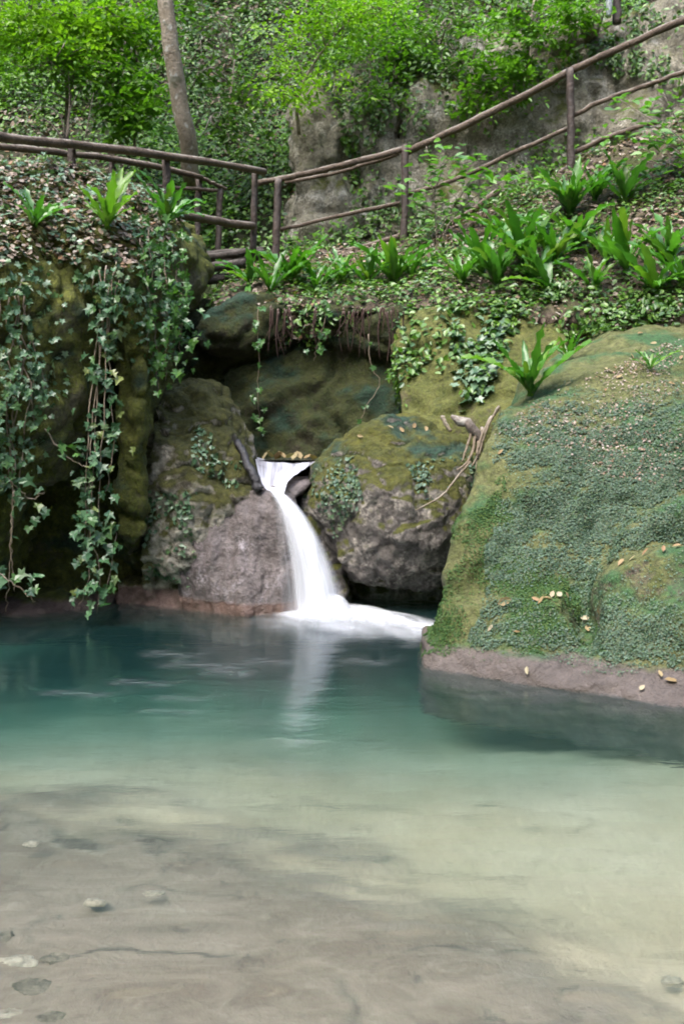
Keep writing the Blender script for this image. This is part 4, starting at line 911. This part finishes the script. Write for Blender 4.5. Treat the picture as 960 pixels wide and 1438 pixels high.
for i, (kw, wk, bk, dx) in enumerate((((2.0, .4, .05, .30), .80, .02, 3), ((4.0, .4, .15, .55), 1.0, -.03, 0), ((7.0, .5, .30, .70), 1.1, -.08, -2))):
    V = ribbon([(x + dx * (y - 684) / 190, y, Y, w * wk) for x, y, Y, w in path0], 20, 46, .07, bk, .02)
    m_ = white_water('falling_water_%d' % i, kw[0], kw[1], kw[2], kw[3], .45 if i else .35, 0.02, 0.02, seed=i * 3.1, amax=.95)
    link(bpy.data.objects.new('veil', uv_mesh('veil', V - np.array(fall.location), 20, 46, m_)), fall)
# thin film running down the flowstone beside it
V = ribbon(((395, 700, 8.44, .06), (405, 760, 8.30, .09), (414, 815, 8.26, .12), (420, 866, 8.25, .15)), 14, 30, .04, -.05, .02)
link(bpy.data.objects.new('veil', uv_mesh('veil', V - np.array(fall.location), 14, 30, white_water('film', 6, .5, .35, .8, .4, .1, .05, seed=9.2, amax=.55))), fall)
# chute above the lip
def chute(name, L, Rr, nu, nv, mat, dip=0.03):
    l = spline([P(*p) for p in L], nv); r = spline([P(*p) for p in Rr], nv); V = np.zeros((nv, nu, 3))
    for i in range(nv):
        for j in range(nu):
            s = j / (nu - 1); V[i, j] = l[i] * (1 - s) + r[i] * s + np.array([0, 0, -dip * 4 * s * (1 - s)])
    V[..., 2] += .012 * perlin((V * 9).reshape(-1, 3)).reshape(nv, nu)
    return link(bpy.data.objects.new(name, uv_mesh(name, V - np.array(fall.location), nu, nv, mat)), fall)
def stream_mat():
    t = NT('stream_water'); p = t.pos()
    nb = t.bump(t.noise(1, 4, .6, t.scaled(p, (22, 6, 6)), .3), .5, .03)
    uv = t.n('UVMap', uv_map='flow').outputs[0]
    st = t.mapr(t.noise(1, 3, .5, t.scaled(uv, (7, 1.0, 1)), .3), .36, .76, .08, .75)
    base = t.n('BsdfPrincipled', {'Base Color': (.22, .21, .24, 1), 'Roughness': .2, 'Normal': nb, 'Alpha': .8})
    wh = t.n('BsdfDiffuse', {'Color': (.82, .84, .92, 1)})
    return t.done(t.n('MixShader', {0: st, 1: base.outputs[0], 2: wh.outputs[0]}).outputs[0])
M['stream'] = stream_mat()
chute('chute', ((358, 642, 9.6), (360, 652, 9.3), (364, 668, 8.9), (371, 684, 8.66), (384, 692, 8.5)), ((442, 646, 9.6), (440, 651, 9.3), (424, 660, 8.95), (405, 676, 8.7), (399, 693, 8.5)), 16, 30, M['stream'])
# upper stream sheet back under the terrace
zs = P(400, 646, 9.5)[2]
b = MB(); a0 = P(330, 646, 9.5); a1_ = P(450, 646, 9.5)
b.v = [(a0[0], 9.5, zs), (a1_[0], 9.5, zs), (a1_[0], 10.4, zs + .02), (a0[0], 10.4, zs + .02)]; b.f = [(0, 1, 2, 3)]
us = b.build('upper_stream', None); us.data.materials.append(rock_mat('stream_surface', (.05, .06, .05), (.09, .10, .08), moss_amt=0, rough=.15, bump=.1))
tag(us, 'dark still stream water in the grotto above the lip', 'water', kind='structure')
# foam spreading from the foot of the fall
foam = tag(empty('foam', G(470, 868)), 'white foam spreading from the foot of the waterfall', 'foam', kind='stuff')
def foam_patch(pl, pr, nu, nv, mat, h=.06, z0=.012):
    """between a near edge and a far edge (pixels on the water plane)"""
    l = spline([G(*p) for p in pl], nv); r = spline([G(*p) for p in pr], nv); V = np.zeros((nv, nu, 3))
    for i in range(nv):
        for j in range(nu):
            s = j / (nu - 1); e = 4 * s * (1 - s); k = math.sin(math.pi * min(1, max(0, i / (nv - 1))))
            V[i, j] = l[i] * (1 - s) + r[i] * s + np.array([0, 0, z0 + h * e * k])
    V[..., 2] += h * .25 * perlin((V * np.array([4, 4, 4.])).reshape(-1, 3)).reshape(nv, nu)
    return link(bpy.data.objects.new('foam_sheet', uv_mesh('foam_sheet', V - np.array(foam.location), nu, nv, mat)), foam)
foam_patch(((378, 872), (430, 886), (500, 892), (560, 897), (618, 903)), ((380, 860), (430, 852), (500, 850), (560, 862), (618, 872)), 18, 40, white_water('foam_white', 3.0, 6.0, .18, .62, .5, .2, .0, seed=2.2, amax=1), .06)
foam_patch(((340, 880), (430, 900), (520, 908), (600, 915)), ((350, 858), (440, 846), (520, 850), (615, 868)), 18, 40, white_water('foam_thin', 4.0, 5.0, .38, .75, .4, .3, .1, seed=5.2, amax=.6), .03, .006)
foam_patch(((410, 884), (440, 890), (480, 890), (505, 886)), ((414, 852), (440, 846), (475, 846), (500, 852)), 14, 24, white_water('foam_boil', 3, 3, .2, .6, .4, .3, .3, seed=7.7, amax=.9), .16, .01)
streaks = white_water('foam_and_glint', 7.0, 3.0, .50, .85, .48, .4, .4, seed=4.4, amax=.30, dist=.6)  # thin white streaks: foam flecks plus sky glints painted on the ripples
for (x, y, w, h) in ((250, 920, 130, 9), (330, 945, 120, 9), (210, 960, 150, 8), (260, 982, 120, 6), (120, 975, 170, 7), (390, 930, 120, 8), (300, 935, 200, 10), (520, 930, 110, 8), (250, 1000, 150, 5)):
    foam_patch(((x - w / 2, y + h), (x, y + h + 3), (x + w / 2, y + h - 2)), ((x - w / 2, y - h), (x, y - h - 2), (x + w / 2, y - h - 4)), 8, 16, streaks, .0, .006)

# ================================================================== SMALL THINGS
def stick(name, label, cat, pts, r0, r1, mat='twig', n=8, rough=.12):
    sp_ = spline([P(*p) for p in pts], 14); org = sp_[0]
    b = MB(); b.tube([p - org + rng.normal(size=3) * r0 * .15 for p in sp_], [r0 + (r1 - r0) * i / 13 for i in range(14)], n, rough)
    o = b.build(name, M[mat]); o.location = org; return tag(o, label, cat)
stick('wet_branch', 'black wet branch wedged at the stream lip', 'branch', ((332, 618, 8.75), (344, 645, 8.66), (358, 672, 8.58), (364, 688, 8.56)), .03, .045, 'wet_wood')
M['stump'] = wood_mat('grey_dead_wood', (.10, .08, .065), (.24, .20, .17), spots=.5)
bb = tag(empty('broken_branch', P(668, 610, 8.35)), 'broken grey branch stump with roots wedged above the pitted rock', 'branch')
org = np.array(bb.location)
def sub(parent, name, pts, r0, r1, mat='twig', n=7, rough=.12):
    o_ = np.array(parent.location); sp_ = spline([P(*p) for p in pts], 12)
    b = MB(); b.tube([p - o_ + rng.normal(size=3) * r0 * .12 for p in sp_], [r0 + (r1 - r0) * i / 11 for i in range(12)], n, rough); return b.build(name, M[mat], parent)
b = MB(); b.tube([Vector(p) - Vector(org) + vrand(.006) for p in PP((634, 583, 8.27), (640, 588, 8.25), (648, 592, 8.23), (656, 596, 8.2), (664, 603, 8.2), (670, 612, 8.2), (674, 624, 8.2))], [.012, .032, .038, .036, .042, .034, .02], 9, .22); b.build('stump', M['stump'], bb)
sub(bb, 'snag', ((621, 584, 8.3), (626, 596, 8.28), (632, 606, 8.26)), .018, .014, 'bark')
for pts in (((668, 604, 8.2), (664, 630, 8.15), (655, 650, 8.1), (640, 660, 8.05)), ((672, 606, 8.2), (670, 635, 8.15), (668, 660, 8.1)), ((676, 600, 8.2), (674, 630, 8.15), (662, 655, 8.1)), ((690, 585, 8.2), (676, 612, 8.15), (668, 640, 8.1)), ((700, 570, 8.2), (684, 600, 8.15), (672, 640, 8.1)), ((662, 604, 8.2), (656, 625, 8.15), (648, 648, 8.1)), ((668, 604, 8.2), (676, 620, 8.2), (678, 650, 8.15))):
    sub(bb, 'root', pts, .014, .006, 'vine', 5)
sub(bb, 'trailing_root', ((660, 648, 8.1), (640, 672, 8.05), (622, 695, 8.0), (600, 708, 8.0), (584, 716, 8.02)), .010, .005, 'vine', 5)
rt = tag(empty('hanging_roots', P(500, 432, 9.85)), 'fringe of dark red-brown roots hanging from the terrace edge over the grotto', 'roots')
M['root'] = wood_mat('root_bark', (0.05, 0.025, 0.02), (0.11, 0.06, 0.045))
for k in range(46):
    x = random.choice((random.uniform(375, 410), random.uniform(440, 575), random.uniform(480, 560))); y = random.uniform(428, 438); L = random.uniform(25, 75); Y = random.uniform(9.72, 9.9)
    sub(rt, 'root', ((x, y, Y), (x + random.uniform(-6, 6), y + L * .5, Y + .02), (x + random.uniform(-10, 10), y + L, Y + .05)), random.uniform(.004, .011), .002, 'root', 5)
ORD = ['first', 'second', 'third', 'fourth', 'fifth', 'sixth', 'seventh', 'eighth', 'ninth']
def fallen(px, py, size, label, srcs=('overgrown_boulder',), up=(0, 0, 1), rot=None):
    size *= .8
    h = hit(px, py, list(srcs))
    if h is None: return
    V, F = leaf_simple(); V = V.copy(); V[:, 2] = V[:, 2] * .5 + random.uniform(.1, .8) * V[:, 0] ** 2 - random.uniform(-.3, .3) * V[:, 1] ** 2; V[:, 0] *= random.uniform(.55, 1.0)
    me = np_mesh('fallen_leaf', V, F, False, M['fallen']); o = link(bpy.data.objects.new('fallen_leaf', me))
    z = (h[1] + vrand(.25)).normalized(); a = rot if rot is not None else random.uniform(0, 6.28)
    y = Vector((math.cos(a), 0, math.sin(a))); y = (y - z * y.dot(z)).normalized(); x = y.cross(z)
    o.rotation_mode = 'QUATERNION'; o.rotation_quaternion = Matrix((x, y, z)).transposed().to_quaternion(); o.scale = (size,) * 3; o.location = h[0] + h[1] * (.012 + .05 * size)
    return tag(o, label, 'leaf', 'single fallen leaves')
fallen(705, 845, .125, 'long pale green fallen leaf on the boulder ledge', rot=.35)
fallen(688, 881, .075, 'curled tan leaf low on the boulder moss below the long pale leaf')
fallen(724, 889, .07, 'small tan leaf at the boulder foot above the wet brown band')
fallen(826, 886, .09, 'upright tan leaf in the dark notch beside the lower slab', rot=1.6)
fallen(824, 868, .075, 'reddish curled leaf just above the notch beside the lower slab')
fallen(844, 860, .065, 'small yellow leaf at the corner of the lower slab', rot=1.5)
fallen(938, 957, .12, 'crumpled pale leaf on the wet band under the lower slab', rot=.2)
fallen(926, 950, .08, 'thin white leaf standing on the wet band beside the crumpled one', rot=1.5)
fallen(740, 940, .07, 'tan leaf scrap on the wet brown band in the middle of the boulder')
fallen(900, 970, .06, 'green leaf scrap lying at the waterline under the lower slab')
for k, (x, y) in enumerate(((750, 843), (758, 846), (766, 842), (774, 839), (782, 838), (792, 836))):
    fallen(x, y, .075, 'russet dead leaf heaped on the boulder ledge, %s after the long pale leaf' % ORD[k])
for k, (x, y) in enumerate(((875, 790), (890, 785), (905, 780), (930, 775), (952, 768))):
    fallen(x, y, .075, 'tan leaf on the mossy top of the lower slab, %s counted from the notch' % ORD[k])
for x, y, l in ((650, 632, 'white leaf speck beside the roots on the boulder corner'),):
    fallen(700, 638, .06, 'white leaf speck near the top left corner of the boulder face')
for k, (x, y) in enumerate(((505, 612), (548, 602), (564, 606), (580, 600), (598, 602))):
    fallen(x, y, .075, 'yellowish leaf on the mossy crown of the pitted rock, %s counted from the fall' % ORD[k], ('pitted_rock',))
for k, (x, y) in enumerate(((800, 540), (850, 520), (868, 532), (885, 500), (897, 470), (918, 484), (940, 540), (955, 505))):
    fallen(x, y, .07, 'pale leaf on top of the boulder, %s counted from the solitary fern' % ORD[k])
gl_ = [(372, 641), (380, 640), (389, 642), (397, 640), (405, 641), (413, 642), (421, 641), (430, 642), (439, 643)]
for k, (x, y) in enumerate(gl_):
    V, F = leaf_simple(); o = link(bpy.data.objects.new('fallen_leaf', np_mesh('fallen_leaf', V, F, False, M['fallen']))); o.location = P(x, y + 3, 9.62 + random.uniform(-.05, .05)); o.location.z += .02
    o.rotation_euler = (random.uniform(.2, 1.0), random.uniform(-.4, .4), random.uniform(0, 6)); o.scale = (random.uniform(.10, .14),) * 3; tag(o, 'tan leaf stranded on the upper stream edge, %s from the wet branch' % ORD[k], 'leaf', 'single fallen leaves')

# stones and slabs showing through the shallow water
def pebble(label, px, py, rx, ry, rz, z, mat):
    c = GW(px, py, z); pts = [c + nrm(rng.normal(size=3)) * np.array([rx, ry, rz]) for _ in range(26)]
    o = rock('pale_stone', [(pts, None)], mat, .012, 4, .006, 8, .003, 20); return tag(o, label, 'stone')
M['pale_stone'] = rock_mat('pale_stone', (.42, .36, .26), (.58, .52, .40), moss_amt=.05, bump=.4)
pebble('pale flat stone under water at the left side of the shelf', 48, 1184, .05, .045, .02, -.12, M['pale_stone'])
pebble('buff flat stone on the shelf, nearer of the two side by side', 133, 1268, .05, .04, .018, -.12, M['pale_stone'])
pebble('buff flat stone on the shelf, beside its twin further out', 216, 1254, .05, .035, .015, -.125, M['pale_stone'])
pebble('white stone under water at the lower right edge', 945, 1378, .05, .03, .02, -.22, M['pale_stone'])
st_spots = [(22, 1352, .055), (82, 1346, .045), (40, 1390, .07), (108, 1388, .045), (12, 1428, .06), (72, 1430, .055), (4, 1316, .045), (138, 1420, .04)]
WORDS = ['flat', 'angular', 'broad', 'narrow', 'long', 'thick', 'blunt', 'worn']
M['shelf_stone'] = rock_mat('shelf_stone', (.20, .165, .115), (.31, .265, .20), moss=(.10, .085, .06), moss2=(.16, .13, .09), moss_amt=.35, up=0, bump=.5)
for k, (x, y, r_) in enumerate(st_spots):
    o = pebble('x', x, y, r_ * random.uniform(1.1, 1.7), r_ * .9, r_ * .32, -.135, M['shelf_stone' if k % 4 else 'pale_stone']); o.name = 'submerged_stone'; o['group'] = 'stones in the lower left shallows'
    o['label'] = '%s submerged stone in the lower left shallows, %s' % (WORDS[k], ('topmost of them' if y < 1335 else 'nearest the bottom edge' if y > 1410 else 'in the middle of the cluster'))

# things at the top right
sg = tag(empty('wooden_post', P(865, 40, 13.6)), 'dark wooden stump at the cliff top, cut by the picture edge', 'post')
sub(sg, 'trunk', ((866, 34, 13.6), (865, 0, 13.6), (866, -60, 13.6)), .055, .05, 'wood_dark', 9)
b = MB(); p0 = P(854, 24, 13.5); b.tube([Vector(p0) + Vector((0, 0, z)) for z in (0, .03, .3, .7)], [.012, .035, .042, .042], 8)
M['white_paint'] = rock_mat('faded_white_paint', (.62, .66, .74), (.72, .75, .80), moss_amt=0, bump=.1, rough=.5, streak=.1)
tag(b.build('white_stake', M['white_paint']), 'bluish white stake beside the dark stump at the cliff top', 'stake')
rock('stone_block', [(PP((820, 34, 13.6), (846, 38, 13.6), (848, 4, 13.6), (822, 2, 13.6), (835, 44, 13.55)), (0, .3, 0))], M['wall'], .03, 3, .02, 3, .01, 9, seed=41)
tag(ROCKS['stone_block'], 'grey rounded stone block at the cliff top left of the white stake', 'stone')
